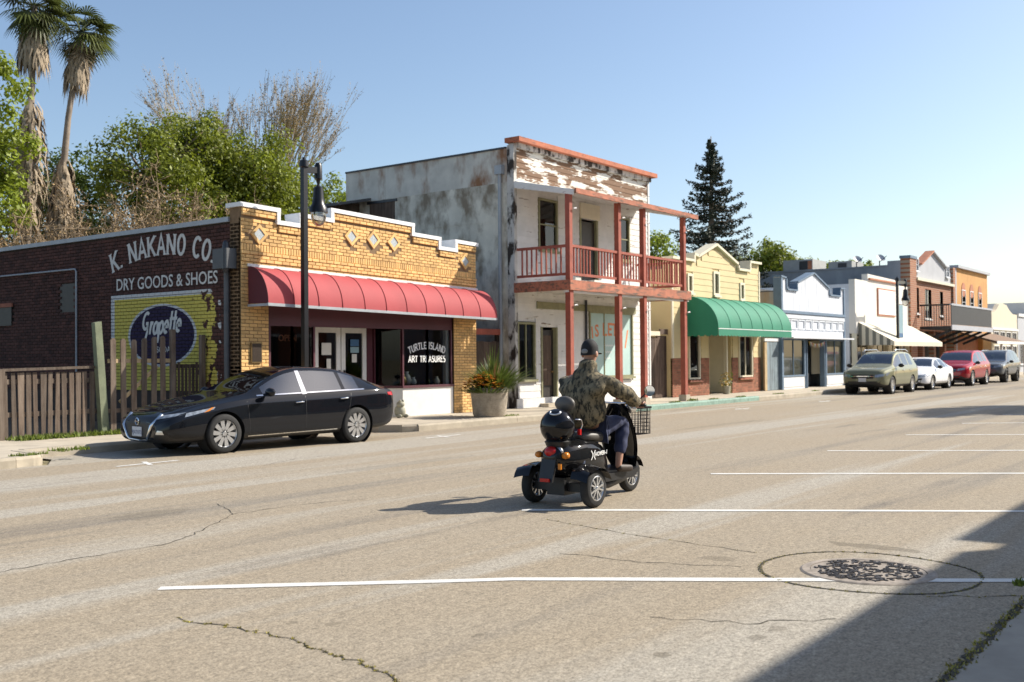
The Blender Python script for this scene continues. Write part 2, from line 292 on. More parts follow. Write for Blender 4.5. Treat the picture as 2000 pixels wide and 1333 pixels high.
def far_side():
    t = bpy.data.objects.new('sidewalk', None); COL.objects.link(t); prop(t, kind='structure')
    MB().poly([(-40, -2.6), (120, -2.6), (120, .55), (-40, .55)], 'xy', -.02, .146).build('paving', 'concrete', t)
    x = -30
    while x < 100: MB().box(x, x+3.99, .55, .70, -.02, .15).build('kerbstone', 'kerb', t); x += 4
    prop(MB().add([(-40, .70, .004), (120, .70, .004), (120, 1.36, .004), (-40, 1.36, .004)], [(0, 1, 2, 3)]).build('gutter', 'gutter'), kind='structure')
far_side()
# painted lines
def ribbon(pts, w, z=.004):
    mb = MB(); v = []
    P = [Vector((p[0], p[1], z)) for p in pts]
    for i, p in enumerate(P):
        d = (P[min(i+1, len(P)-1)]-P[max(i-1, 0)]).normalized(); n = Vector((-d.y, d.x, 0))*(w[i] if isinstance(w, list) else w)/2
        v += [p+n, p-n]
    return mb.add(v, [(2*i, 2*i+1, 2*i+3, 2*i+2) for i in range(len(P)-1)])
def wob(a, b, n=14, amp=.008):
    a, b = Vector(a), Vector(b); return [a.lerp(b, i/n)+Vector((rnd(-amp, amp), rnd(-amp, amp))) for i in range(n+1)]
LN = [((4.30, 6.24), (5.90, 4.43), (7.92, 1.42)), ((8.64, 6.35), (9.98, 4.25), (11.77, 1.42)), ((12.68, 6.22), (13.77, 4.55), (15.82, 1.42)), ((16.74, 6.15), (17.6, 4.75), (19.8, 1.42)), ((20.83, 6.08), (21.7, 4.7), (23.9, 1.42)), ((24.9, 6.05), (26., 4.6), (28., 1.42)), ((29.0, 6.05), (30., 4.6), (32, 1.42)), ((33.1, 6.05), (34, 4.6), (36, 1.42))]
for i, l in enumerate(LN):
    p = wob(l[0], l[1], 6)+wob(l[1], l[2], 6)[1:]
    prop(ribbon(p, [.11+rnd(-.012, .012) for _ in p]).build('stall_line', 'paint_white'), ['white stall line crossed by the manhole cover', 'white stall line starting behind the scooter wheels', 'white stall line next past the scooter', 'white stall line beyond the second free bay', 'white stall line before the tree shadow', 'white stall line lying in the tree shadow on the road', 'white stall line past the tree shadow', 'farthest white stall line by the opposite kerb'][i], 'road marking', 'angled parking stall lines')
for i, (x, y) in enumerate([(9.45, 13.98), (15.95, 13.66), (22.3, 13.4), (28.8, 13.1), (34.7, 12.8)]):
    mb = ribbon([(x-.55, y-.02), (x+.55, y+.02)], .08); mb2 = ribbon([(x-.12, y-.24), (x+.1, y+.26)], .08, .0045); mb.add(mb2.v, mb2.f)
    prop(mb.build('parking_cross', 'paint_white'), ['white painted cross on the road beside the black sedan front', 'white painted cross on the road behind the black sedan', 'white painted cross on the road off the balcony', 'white painted cross on the road off the green awning', 'white painted cross on the road near the parked green car'][i], 'road marking', 'painted bay crosses')
# cracks with moss
def jag(pts, n=7, amp=.05):
    o = []
    for a, b in zip(pts, pts[1:]):
        a, b = Vector(a), Vector(b)
        for i in range(n): o.append(a.lerp(b, i/n)+Vector((rnd(-amp, amp), rnd(-amp, amp))))
    return o+[Vector(pts[-1])]
CR = [[(3.86, 5.40), (3.93, 4.92), (3.96, 4.51), (3.88, 4.22), (3.84, 3.87), (3.76, 3.53), (3.6, 3.1)], [(3.2, 7.75), (3.96, 7.71), (4.62, 7.72), (5.41, 7.70), (6.1, 8.1), (6.80, 8.62), (7.19, 9.37)], [(6.8, 8.62), (7.6, 8.6), (8.4, 8.3)], [(8.28, 5.78), (7.94, 4.63), (7.79, 3.45)], [(6.9, 4.7), (6.95, 4.0), (7.2, 3.3)], [(7.0, 1.9), (7.3, 1.5), (7.55, 1.36)], [(10.2, 12.2), (11.2, 12.6), (12.4, 12.5)], [(5.5, 3.1), (5.7, 2.6), (6.1, 2.2)]]
moss_at = []
for i, c in enumerate(CR):
    p = jag(c, 7, .03); prop(ribbon(p, [rnd(.004, .014) for _ in p], .003).build('crack', 'crack'), kind='structure')
    if i in (0, 3, 5): moss_at += [(q.x, q.y, .012) for q in p for _ in range(7 if i == 0 else 3) if rnd(0, 1) < .8]
seam = jag([(-3, 1.37), (2, 1.36), (5.2, 1.37), (6, 1.37), (7.02, 1.39), (9, 1.37), (14, 1.37), (30, 1.37)], 16, .02)
prop(ribbon(seam, [rnd(.02, .05) for _ in seam], .006).build('crack', 'crack'), kind='structure')
moss_at += [(q.x+rnd(-.1, .1), q.y+rnd(-.03, .03), .022) for q in seam for _ in range(5) if 4 < q.x < 12]
MC = (7.56, 2.49)
ring = [Vector((MC[0]+.72*math.cos(a)*(1+.03*math.sin(3*a)), MC[1]+.78*math.sin(a)*(1+.04*math.cos(2*a)))) for a in [2*math.pi*i/60 for i in range(61)]]
prop(ribbon(ring, [rnd(.012, .03) for _ in ring], .0035).build('crack', 'crack'), kind='structure')
moss_at += [(q.x+rnd(-.01, .01), q.y+rnd(-.01, .01), .012) for q in ring for _ in range(6)]
def tufts(name, pts, m, n=3, h=1.):
    mb = MB()
    for (x, y, s) in pts:
        for _ in range(n):
            a = rnd(0, 6.28); w = s*rnd(.2, .45); X, Y = x+rnd(-s, s), y+rnd(-s, s); dx, dy = math.cos(a), math.sin(a); hh = s*rnd(.3, 1.)*h
            mb.add([(X-dx*w, Y-dy*w, .001), (X+dx*w, Y+dy*w, .001), (X+dy*s*.6, Y-dx*s*.6, hh)], [(0, 1, 2)])
    return mb.build(name, m, fix=False)
prop(tufts('moss', moss_at, 'moss'), 'mossy weeds growing in the asphalt cracks', 'moss', kind='stuff')
wd = [(rnd(9.7, 12.3), rnd(18.2, 18.6), .07) for _ in range(320)]+[(x+rnd(-.3, .3), 15.3+rnd(-.06, .12), .04) for x in (8.3, 20.3, 24.2, 28.9, 31.5, 33.6, 36.8, 40.5) for _ in range(34)]+[(30.2+rnd(-.25, .2), 15.55+rnd(-.2, .2), .06) for _ in range(50)]+[(7.0+rnd(-.1, .1), 1.35+rnd(-.05, .05), .03) for _ in range(30)]+[(9.1+rnd(-.2, .3), 15.55+rnd(-.1, .2), .05) for _ in range(40)]
g = tufts('weeds', wd, 'weed', 3, 1.6); g.location.z = .148; prop(g, 'low green weeds along the fence foot and kerb', 'weeds', kind='stuff')
# manhole: frame ring, lid with raised bars
t = thing('manhole_cover', 'round rusty iron manhole cover set in the stall line', 'manhole', (MC[0], MC[1], 0))
MB().lathe((MC[0], MC[1], 0), [(.40, .002), (.40, .010), (.455, .010), (.47, .002)], 48).build('frame', 'iron', t)
MB().lathe((MC[0], MC[1], 0), [(0, .0075), (.395, .0075)], 48).build('lid', 'iron', t)
rb = MB(); random.seed(3)
for i in range(230):
    r = .37*math.sqrt(rnd(0, 1)); a = rnd(0, 6.28); q = rnd(0, 3.14); l = rnd(.015, .04); x, y = MC[0]+r*math.cos(a), MC[1]+r*math.sin(a)
    rb.bar((x-l*math.cos(q), y-l*math.sin(q), .010), (x+l*math.cos(q), y+l*math.sin(q), .010), .013, .008)
prop(rb.build('tread_bar', 'iron_rib', t), kind='stuff')
# the shop row on the camera's own side, out of frame: it throws the foreground shadow
t = thing('shop_building', 'plain pale stucco shop row standing across the street from the brick shop', 'building', (0, -8, 0))
MB().box(-14, 15.5, -14, -2.6, .1, 6.25).build('wall', 'stucco_white', t)
MB().box(15.501, 16.3, -14, -2.62, .1, 6.02).build('pier', 'stucco_white', t)
MB().box(16.301, 23, -14, -2.6, .1, 6.48).build('annexe', 'cream_wall', t)

for i, (x0, x1, h, m_) in enumerate([(23.2, 36.5, 5.4, 'brick_red'), (46, 62, 5.0, 'grey_stucco'), (62.3, 84, 6.0, 'brick_red')]):  # unseen row added so the shop windows opposite mirror darker fronts
    t = thing('added_shop', ['added unseen dark brick shop across the street from the balcony', 'added unseen grey stucco shop across the street from the parked cars', 'added unseen long brick shop across the far end of the street'][i], 'shop', ((x0+x1)/2, -8, 0), 0, 'added unseen shops across the street')
    MB().box(x0, x1, -14, -2.7, .1, h).build('wall', m_, t); MB().box(x0-.05, x1+.05, -2.75, -2.5, h-.25, h+.05).build('cornice', 'white_trim', t)
    k = int((x1-x0)/3.2)
    for j in range(k):
        a = x0+.6+j*(x1-x0-.6)/k; MB().box(a, a+2.0, -2.69, -2.6, .7, 2.6).build('shop_window', 'door_dark', t); MB().box(a-.1, a+2.1, -2.68, -2.56, 2.62, 2.75).build('window_head', 'white_trim', t)
# ------------------------------------------------------------------ lettering
def arc(cx, cy, rx, ry, a0, a1, n=10): return [(cx+rx*math.cos(math.radians(a0+(a1-a0)*i/n)), cy+ry*math.sin(math.radians(a0+(a1-a0)*i/n))) for i in range(n+1)]
GL = {'K': (.66, [[(.08, 0), (.08, 1)], [(.60, 1), (.10, .42)], [(.24, .56), (.62, 0)]]), 'N': (.70, [[(.08, 0), (.08, 1)], [(.08, 1), (.62, 0)], [(.62, 0), (.62, 1)]]),
 'A': (.68, [[(.04, 0), (.34, 1), (.64, 0)], [(.14, .34), (.54, .34)]]), 'O': (.66, [arc(.33, .5, .25, .46, 90, 450, 22)]), 'C': (.60, [arc(.34, .5, .26, .46, 45, 315, 16)]), '.': (.26, [[(.1, .0), (.1, .13)]]),
 'T': (.58, [[(.29, 0), (.29, .95)], [(.0, .94), (.58, .94)]]), 'U': (.64, [[(.08, 1), (.08, .3)]+arc(.32, .3, .24, .28, 180, 360, 10)+[(.56, 1)]]), 'R': (.62, [[(.08, 0), (.08, 1)], [(.08, .95), (.3, .95)]+arc(.3, .73, .22, .22, 90, -90, 8)+[(.08, .51)], [(.28, .5), (.6, 0)]]),
 'L': (.52, [[(.08, 1), (.08, 0)], [(.08, .05), (.5, .05)]]), 'E': (.54, [[(.08, 0), (.08, 1)], [(.08, .95), (.5, .95)], [(.08, .52), (.42, .52)], [(.08, .05), (.52, .05)]]), 'I': (.22, [[(.11, 0), (.11, 1)]]),
 'S': (.52, [arc(.26, .74, .20, .22, 30, 270, 10)+arc(.26, .27, .21, .25, 90, -150, 10)]), 'D': (.66, [[(.08, 0), (.08, 1)], [(.08, .95), (.26, .95)]+arc(.26, .5, .34, .45, 90, -90, 12)+[(.08, .05)]]), ' ': (.34, [])}
def strip(mb, pts, w, fn, lift):
    P = [Vector(p) for p in pts]; v = []
    for i, p in enumerate(P):
        a = (P[i]-P[i-1]).normalized() if i else (P[1]-P[0]).normalized(); b = (P[i+1]-P[i]).normalized() if i < len(P)-1 else a
        t = (a+b); t = t.normalized() if t.length > 1e-3 else a; n = Vector((-t.y, t.x)); k = w/2/max(.5, n.dot(Vector((-a.y, a.x))))
        v += [fn(p+n*k, lift), fn(p-n*k, lift)]
    mb.add(v, [(2*i, 2*i+1, 2*i+3, 2*i+2) for i in range(len(P)-1)])
def lettering(text, fn, h, w=.15, serif=True, x0=0, sx=1.):
    """stroke letters; fn(2-D point in metres along the text, lift) gives the world point"""
    out = []; x = x0
    for ch in text:
        mb = MB()
        adv, st = GL[ch]; k = 0
        for s in st:
            g = lambda p: Vector((x+p[0]*h*sx, p[1]*h)); strip(mb, [g(p) for p in s], w*h, fn, .0006*k); k += 1
            if serif and ch not in 'OCS.T':
                for e in (s[0], s[-1]):
                    if e[1] in (0, 1) and len(s) < 4: strip(mb, [g((e[0]-.13, abs(e[1]-.03))), g((e[0]+.13, abs(e[1]-.03)))], .06*h, fn, .0006*k); k += 1
        x += (adv+.10)*h*sx
        if mb.f: out.append(mb)
    return out
def width(text, h, sx=1.): return sum((GL[c][0]+.10)*h*sx for c in text)-.1*h*sx
def font_text(name, s, size, mtx, m, parent=None, ext=.001, align='CENTER', shear=0, sp=1., bold=0):
    cu = bpy.data.curves.new(name, 'FONT'); cu.body = s; cu.size = size; cu.extrude = ext; cu.align_x = align; cu.align_y = 'CENTER'; cu.shear = shear; cu.space_character = sp; cu.offset = bold; cu.resolution_u = 3
    o = bpy.data.objects.new(name, cu); COL.objects.link(o)
    dg = bpy.context.evaluated_depsgraph_get(); me = bpy.data.meshes.new_from_object(o.evaluated_get(dg)); bpy.data.objects.remove(o); bpy.data.curves.remove(cu)
    me.transform(mtx); me.materials.clear(); me.materials.append(MT[m]); me.name = name
    if parent is not None and parent.type == 'EMPTY' and not parent.get('_local'): me.transform(Matrix.Translation(-parent.location))
    elif parent is not None and parent.parent is not None and not parent.parent.get('_local'): me.transform(Matrix.Translation(-parent.parent.location))
    o = bpy.data.objects.new(name, me); COL.objects.link(o); o.parent = parent
    return o
FRONT = lambda x, y, z, rot=0: Matrix(((1, 0, 0, x), (0, 0, -1, y), (0, 1, 0, z), (0, 0, 0, 1))) @ Matrix.Rotation(rot, 4, 'Z')      # faces -y
LEFT = lambda x, y, z, rot=0: Matrix(((0, 0, -1, x), (-1, 0, 0, y), (0, 1, 0, z), (0, 0, 0, 1))) @ Matrix.Rotation(rot, 4, 'Z')      # faces -x

# ------------------------------------------------------------------ bricks
BM = {}
def bricks(parent, cells, place, m, single=300, key=None, depth=.09):
    """cells: (u0,u1,z0,z1,proud); the 300 that show largest are objects, the rest one joined part"""
    cells = sorted(cells, key=key) if key else cells
    def vb(u0, u1, z0, z1, pr, b=.006):
        o = []
        for d_, e in ((depth-.02, 0), (b, 0), (0, b)):
            o += [place(u, z, pr-d_+.0) for u, z in ((u0+e, z0+e), (u1-e, z0+e), (u1-e, z1-e), (u0+e, z1-e))]
        return o
    F = [(i+j, i+(j+1) % 4, i+4+(j+1) % 4, i+4+j) for i in (0, 4) for j in range(4)]+[(8, 9, 10, 11)]
    for c in cells[:single]:
        key_ = (m, round(c[1]-c[0], 3), round(c[3]-c[2], 3), place.__name__)
        o0 = Vector(place(c[0], c[2], c[4]))
        if key_ not in BM:
            me = bpy.data.meshes.new('brick'); me.from_pydata([tuple(Vector(p)-o0) for p in vb(*c)], [], F); me.materials.append(MT[m])
            b = bmesh.new(); b.from_mesh(me); bmesh.ops.recalc_face_normals(b, faces=b.faces); b.to_mesh(me); b.free(); BM[key_] = me
        o = bpy.data.objects.new('brick', BM[key_]); COL.objects.link(o); o.parent = parent; o.location = o0-parent.location
    mb = MB()
    for c in cells[single:]: mb.add(vb(*c), F)
    if mb.f: prop(mb.build('brickwork', m, parent), kind='stuff')
def courses(u0, u1, z0, z1, L=.215, H=.075, j=.011, keep=None, proud=0.):
    out = []; r = 0; z = z0
    while z+H-j <= z1+1e-4:
        u = u0-(L/2 if r % 2 else 0)
        while u < u1-.02:
            a, b = max(u, u0), min(u+L-j, u1)
            if b-a > .03 and (keep is None or keep((a+b)/2, z+H/2, a, b)): out.append((a, b, z, z+H-j, proud(z) if callable(proud) else proud))
            u += L
        z += H; r += 1
    return out

# ------------------------------------------------------------------ yellow brick shop with the painted side wall
SX0, SX1, SY = 13.95, 21.67, 17.4
sag = lambda x, z: z-.0058*(x-14)*z
TOPS = [(13.95, 14.92, 4.78), (14.92, 15.55, 4.52), (15.55, 16.48, 4.76), (16.48, 19.17, 5.0), (19.17, 20.17, 4.77), (20.17, 20.82, 4.53), (20.82, 21.67, 4.78)]
def brick_shop():
    t = thing('brick_shop', 'single-storey yellow brick shop with stepped white-capped parapet and dark red painted side wall', 'shop', (SX0, SY, .146))
    top = lambda x: next((z for a, b, z in TOPS if a <= x <= b), 4.5)
    # mortar core of the front (upper band, piers)
    out = [(SX0, .1)]+[(14.67, .1), (14.67, 2.72), (20.75, 2.72), (20.75, .1), (SX1, .1)]
    for a, b, z in reversed(TOPS): out += [(b, z-.05), (a, z-.05)]
    w = MB().poly([(x, sag(x, z)) for x, z in out], 'xz', SY, SY+.34).build('front_wall', 'mortar', t)
    dia = [(14.42, 4.2), (17.11, 4.46), (17.82, 4.47), (18.52, 4.48), (21.22, 4.27)]
    def keep(u, z, a, b):
        zz = z+.0058*(u-14)*z
        if zz > top(u)-.06 or zz > top(a+.01)-.06 or zz > top(b-.01)-.06: return False
        for x, c in dia:
            if abs(u-x)/.28+abs(z-sag(x, c))/.27 < 1: return False
        return True
    def place_front(u, z, d_): return (u, SY-.012-d_, sag(u, z))
    pr = lambda z: .03 if 3.60 < z < 3.66 or 3.75 < z < 3.80 else (.018 if 3.66 <= z < 3.75 else 0)
    cells = courses(SX0, SX1, 3.46, 4.98, keep=keep, proud=pr)
    cells = [c for c in cells if not 3.79 < c[2] < 3.9]                                       # soldier course instead of two courses
    x = SX0
    while x < SX1-.05: cells.append((x, min(x+.064, SX1), 3.835, 3.975, 0.)); x += .075
    cells = [c for c in cells if not (3.90 <= c[2] < 3.98 and c[1]-c[0] > .1)]
    cells += courses(SX0, 14.67, .15, 3.46, keep=None)+courses(20.75, SX1, .15, 3.46)
    cells += [c for c in courses(14.67, 20.75, 2.72, 3.46)]
    # raised outline under the caps
    for a, b, z in TOPS:
        cells += [(c[0], c[1], c[2], c[3], .035) for c in courses(a+.02, b-.02, z-.215, z-.06)]
    cells = [c for c in cells if not (c[4] == 0. and any(a < (c[0]+c[1])/2 < b and c[3] > z-.22 for a, b, z in TOPS))]
    bricks(t, cells, place_front, 'brick_yellow', 300, key=lambda c: c[0]+abs(c[2]-4)*.5)
    # left return of the front, one brick pier seen from the street
    def place_side(u, z, d_): return (SX0-.012-d_, u, z*1.0)
    # diamonds: four rowlock bricks round a blue tile
    for x, c in dia:
        z = sag(x, c); d_ = thing_part = MB().poly([(x-.15, z), (x, z-.14), (x+.15, z), (x, z+.14)], 'xz', SY-.02, SY+.01).build('diamond_tile', 'tile_blue', t)
        for i in range(4):
            A = [(-.235, 0), (0, -.225), (.235, 0), (0, .225)]; p, q = A[i], A[(i+1) % 4]; e = .62
            MB().poly([(x+p[0]*.985, z+p[1]*.985), (x+q[0]*.985, z+q[1]*.985), (x+q[0]*e, z+q[1]*e), (x+p[0]*e, z+p[1]*e)], 'xz', SY-.035, SY+.01).build('rowlock_brick', 'brick_yellow', t)
    # white caps: top slabs and risers
    for i, (a, b, z) in enumerate(TOPS):
        z0 = sag((a+b)/2, z); MB().poly([(a-.05, sag(a, z)-.055), (b+.05, sag(b, z)-.055), (b+.05, sag(b, z)+.035), (a-.05, sag(a, z)+.035)], 'xz', SY-.07-.002*(i % 2), SY+.42).build('parapet_cap', 'cap_white', t)
        if i:
            zl, zh = sorted((TOPS[i-1][2], z)); xx = a
            MB().box(xx-.045, xx+.045, SY-.066, SY+.416, sag(xx, zl)+.036, sag(xx, zh)-.056).build('cap_riser', 'cap_white', t)
    # corbel strip at awning top
    MB().poly([(14.1, sag(14.1, 3.50)), (21.7, sag(21.7, 3.50)), (21.7, sag(21.7, 3.56)), (14.1, sag(14.1, 3.56))], 'xz', SY-.05, SY-.014).build('flashing', 'white_trim', t)
    # ---- side wall: dark red brick, painted advertisement
    yb = 33.
    roof = lambda y: 4.50-.0*(y-17.4)
    MB().poly([(SY+.341, .1), (yb, .1), (yb, 4.44), (SY+.341, 4.44)], 'yz', SX0+.03, SX0+.3).build('side_wall', 'mortar_dark', t)
    MB().poly([(SY+.343, 4.44), (yb, 4.44), (yb, 4.54), (SY+.343, 4.54)], 'yz', SX0-.05, SX0+.34).build('coping', 'pipe_grey', t)
    prop(MB().box(SX0+.31, SX1, SY+.35, yb, 4.1, 4.2).build('roof', 'roof_tar', t))
    prop(MB().box(SX1-.2, SX1, SY+.35, yb, .1, 4.3).build('side_wall', 'mortar_dark', t)); MB().box(SX0+.3, SX1-.2, yb-.2, yb, .1, 4.3).build('rear_wall', 'mortar_dark', t)
    def place_left(u, z, d_): return (SX0-.0-d_, u, z)
    cs = courses(SY+.01, 29.5, .9, 4.43, L=.22, H=.078, j=.012)
    cs = [c for c in cs if not (23.6 < (c[0]+c[1])/2 < 24.3 and 2.75 < c[2] < 3.45) and not (26.5 < (c[0]+c[1])/2 < 27.4 and 2.5 < c[2] < 3.0)]
    bricks(t, cs, place_left, paint_wall(), 300, key=lambda c: c[0]-(c[2] > 1.4)*3)
    MB().box(SX0+.02, SX0+.06, 23.62, 24.28, 2.75, 3.45).build('boarded_window', 'door_dark', t)
    f = MB().box(SX0-.03, SX0+.05, 26.52, 27.38, 2.5, 2.98).build('vent_window', 'door_dark', t); MB().box(SX0-.06, SX0-.02, 26.45, 27.45, 2.98, 3.08).build('lintel', 'brick_red', t)
    # conduit, downpipe and meter box on the side wall
    MB().tube([(SX0-.04, 29, 3.80), (SX0-.04, 23.52, 3.78), (SX0-.04, 23.47, 3.72), (SX0-.04, 23.47, 1.0)], .022, 8).build('conduit', 'pipe_grey', t)
    MB().tube([(SX0-.09, 17.75, 3.55), (SX0-.09, 17.75, .2)], .055, 10).build('downpipe', 'pipe_dark', t)
    b = MB().box(SX0-.26, SX0-.0125, 17.52, 17.98, 3.45, 3.86).build('meter_box', 'pipe_dark', t)
    MB().lathe((SX0-.2, 17.62, 3.86), [(.0, .16), (.03, .16), (.06, .12), (.075, 0), (.075, -.42), (.05, -.5), (0, -.5)], 12).build('wall_lamp', 'dark_alloy', t)
    # painted words (thin paint film standing a hair proud of the bricks)
    yc = 20.14
    def bow(p, lift):
        s = (p.x-W/2); a = s/5.9; r = 5.9+p.y
        return (SX0-.0035-lift, yc-r*math.sin(a), 3.90+r*math.cos(a)-5.9)
    h = .45; W = width('K. NAKANO CO.', h, 1.0)
    for mb in lettering('K. NAKANO CO.', bow, h, .17, True, 0, 1.0): mb.build('painted_letter', 'sign_white', t)
    for s_, y_ in (('DRY GOODS & SHOES', 20.0),): font_text('painted_words', s_, .385, LEFT(SX0-.004, y_, 3.30) @ Matrix.Scale(.97, 4, (1, 0, 0)), 'sign_white', t, .0008, bold=.004)
    # script word on the oval, drawn stroke by stroke
    scr = {'G': (.78, [arc(.40, .62, .30, .36, 50, 300, 14)+[(.62, .42), (.62, .1), (.5, -.28), (.3, -.34), (.2, -.2)], [(.40, .50), (.66, .50)]]), 'r': (.42, [[(.05, .5), (.14, .5), (.14, 0)], [(.14, .3), (.24, .5), (.38, .48)]]),
     'a': (.52, [arc(.24, .25, .19, .25, 60, 400, 14), [(.44, .5), (.44, .08), (.52, 0)]]), 'p': (.54, [[(.1, .5), (.1, -.42)], arc(.29, .25, .18, .25, 170, -160, 14)]), 'e': (.50, [[(.06, .26), (.42, .26)]+arc(.24, .25, .18, .25, 5, 310, 14)]), 't': (.36, [[(.16, .92), (.16, .1), (.24, 0), (.34, .04)], [(.0, .58), (.36, .58)]])}
    H2 = .50; x = 0
    W2 = sum(scr[c][0] for c in 'Grapette')*H2*.74
    def flat(p, lift): return (SX0-.0042-lift, 20.16+W2/2-(p.x+p.y*.22), 2.17+p.y+(p.x-W2/2)*.05)
    for k0, ch in enumerate('Grapette'):
        mb = MB()
        for k, st in enumerate(scr[ch][1]): strip(mb, [Vector((x+a*H2*.74, b*H2)) for a, b in st], .145*H2, flat, .0006*(k+2*(k0 % 2)))
        x += scr[ch][0]*H2*.74; mb.build('script_letter', 'sign_white', t)
    font_text('painted_words', 'SODA', .19, LEFT(SX0-.004, 20.05, 1.80), 'sign_white', t, .0008)
    return t
def paint_wall():
    """dark red brick whose paint (yellow panel, white border, purple oval) is laid out on the wall in metres and flakes away"""
    M = mat('brick_painted', (.075, .030, .022), .9, var=.3, sc=4, rv=.35); N = M.node_tree.nodes; L = M.node_tree.links; P = N['Principled BSDF']
    base = P.inputs['Base Color'].links[0].from_socket; geo = N.new('ShaderNodeNewGeometry'); sp = N.new('ShaderNodeSeparateXYZ'); L.new(geo.outputs['Position'], sp.inputs[0])
    def mth(op, a, b=None, c=None):
        n = N.new('ShaderNodeMath'); n.operation = op
        for i, q in enumerate((a, b, c)):
            if q is None: continue
            if hasattr(q, 'links'): L.new(q, n.inputs[i])
            else: n.inputs[i].default_value = q
        return n.outputs[0]
    def rect(y0, y1, z0, z1):
        a = mth('MULTIPLY', mth('GREATER_THAN', sp.outputs[1], y0), mth('LESS_THAN', sp.outputs[1], y1)); b = mth('MULTIPLY', mth('GREATER_THAN', sp.outputs[2], z0), mth('LESS_THAN', sp.outputs[2], z1)); return mth('MULTIPLY', a, b)
    def oval(cy, cz, ry, rz): return mth('LESS_THAN', mth('ADD', mth('POWER', mth('ABSOLUTE', mth('DIVIDE', mth('SUBTRACT', sp.outputs[1], cy), ry)), 2.), mth('POWER', mth('ABSOLUTE', mth('DIVIDE', mth('SUBTRACT', sp.outputs[2], cz), rz)), 2.)), 1.)
    def mix(f, a, b):
        x = N.new('ShaderNodeMix'); x.data_type = 'RGBA'; L.new(f, x.inputs[0])
        for q, i in ((a, 6), (b, 7)):
            if hasattr(q, 'links'): L.new(q, x.inputs[i])
            else: x.inputs[i].default_value = (*q, 1)
        return x.outputs[2]
    nz = N.new('ShaderNodeTexNoise'); nz.inputs['Scale'].default_value = 5; nz.inputs['Detail'].default_value = 6; L.new(geo.outputs['Position'], nz.inputs['Vector'])
    wear = mth('ADD', nz.outputs[0], mth('MULTIPLY', mth('SUBTRACT', sp.outputs[1], 18.9), -.28))          # worn towards the street corner
    sound = mth('LESS_THAN', wear, .66)
    p = mix(oval(20.13, 2.12, 1.26, .70), (.60, .50, .10), (.58, .58, .58)); p = mix(oval(20.13, 2.12, 1.18, .645), p, (.022, .012, .045))
    p = mix(rect(18.18, 21.93, .8, 2.97), (.60, .60, .58), p)
    halo = mth('MULTIPLY', rect(18.0, 22.06, 3.1, 3.5), mth('LESS_THAN', nz.outputs[0], .62))
    c = mix(mth('MULTIPLY', halo, .55), base, (.05, .022, .018)); c = mix(mth('MULTIPLY', rect(18.04, 22.07, .8, 3.08), sound), c, p); L.new(c, P.inputs['Base Color'])
    mat('sign_white', (.62, .61, .57), .85, var=.12, sc=6)
    return 'brick_painted'
shop = brick_shop()
def awning(t, x0, x1, yw, yf, zt, zb, m, mend, seams, sagf=lambda x, z: z, scallop=False, bulge=1.0):
    n = 12; prof = [(yw-(yw-yf)*math.sin(math.pi/2*i/n)**bulge, zb+(zt-zb)*math.cos(math.pi/2*i/n)) for i in range(n+1)]
    k = seams*6; rows = []
    for i in range(k+1):
        x = x0+(x1-x0)*i/k; dip = .012*abs(math.sin(math.pi*i/6))
        rows.append([(x, y+dip*.6, sagf(x, z)-dip) for y, z in prof])
    c = MB().grid(rows).build('canopy', m, t, 30)
    for i in range(1, seams):
        x = x0+(x1-x0)*i/seams; MB().tube([(x, y-.004, sagf(x, z)+.003) for y, z in prof], .010, 6).build('seam', m, t, True)
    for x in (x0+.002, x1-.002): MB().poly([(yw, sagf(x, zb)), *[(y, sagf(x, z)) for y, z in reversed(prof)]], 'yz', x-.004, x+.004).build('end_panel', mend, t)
    return c
at = thing('awning', 'long dark red rounded fabric awning across the brick shop front', 'awning', (17.9, 17.4, 2.5))
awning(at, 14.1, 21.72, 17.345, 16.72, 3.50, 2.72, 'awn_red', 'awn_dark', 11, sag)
MB().poly([(14.1, sag(14.1, 2.66)), (21.72, sag(21.72, 2.66)), (21.72, sag(21.72, 2.72)), (14.1, sag(14.1, 2.72))], 'xz', 16.72, 16.76).build('hem_bar', 'pipe_grey', at)
MB().box(14.1, 14.14, 16.76, 17.37, 2.66, 2.71).build('frame_bar', 'pipe_grey', at); MB().box(21.66, 21.7, 16.76, 17.37, 2.55, 2.6).build('frame_bar', 'pipe_grey', at)
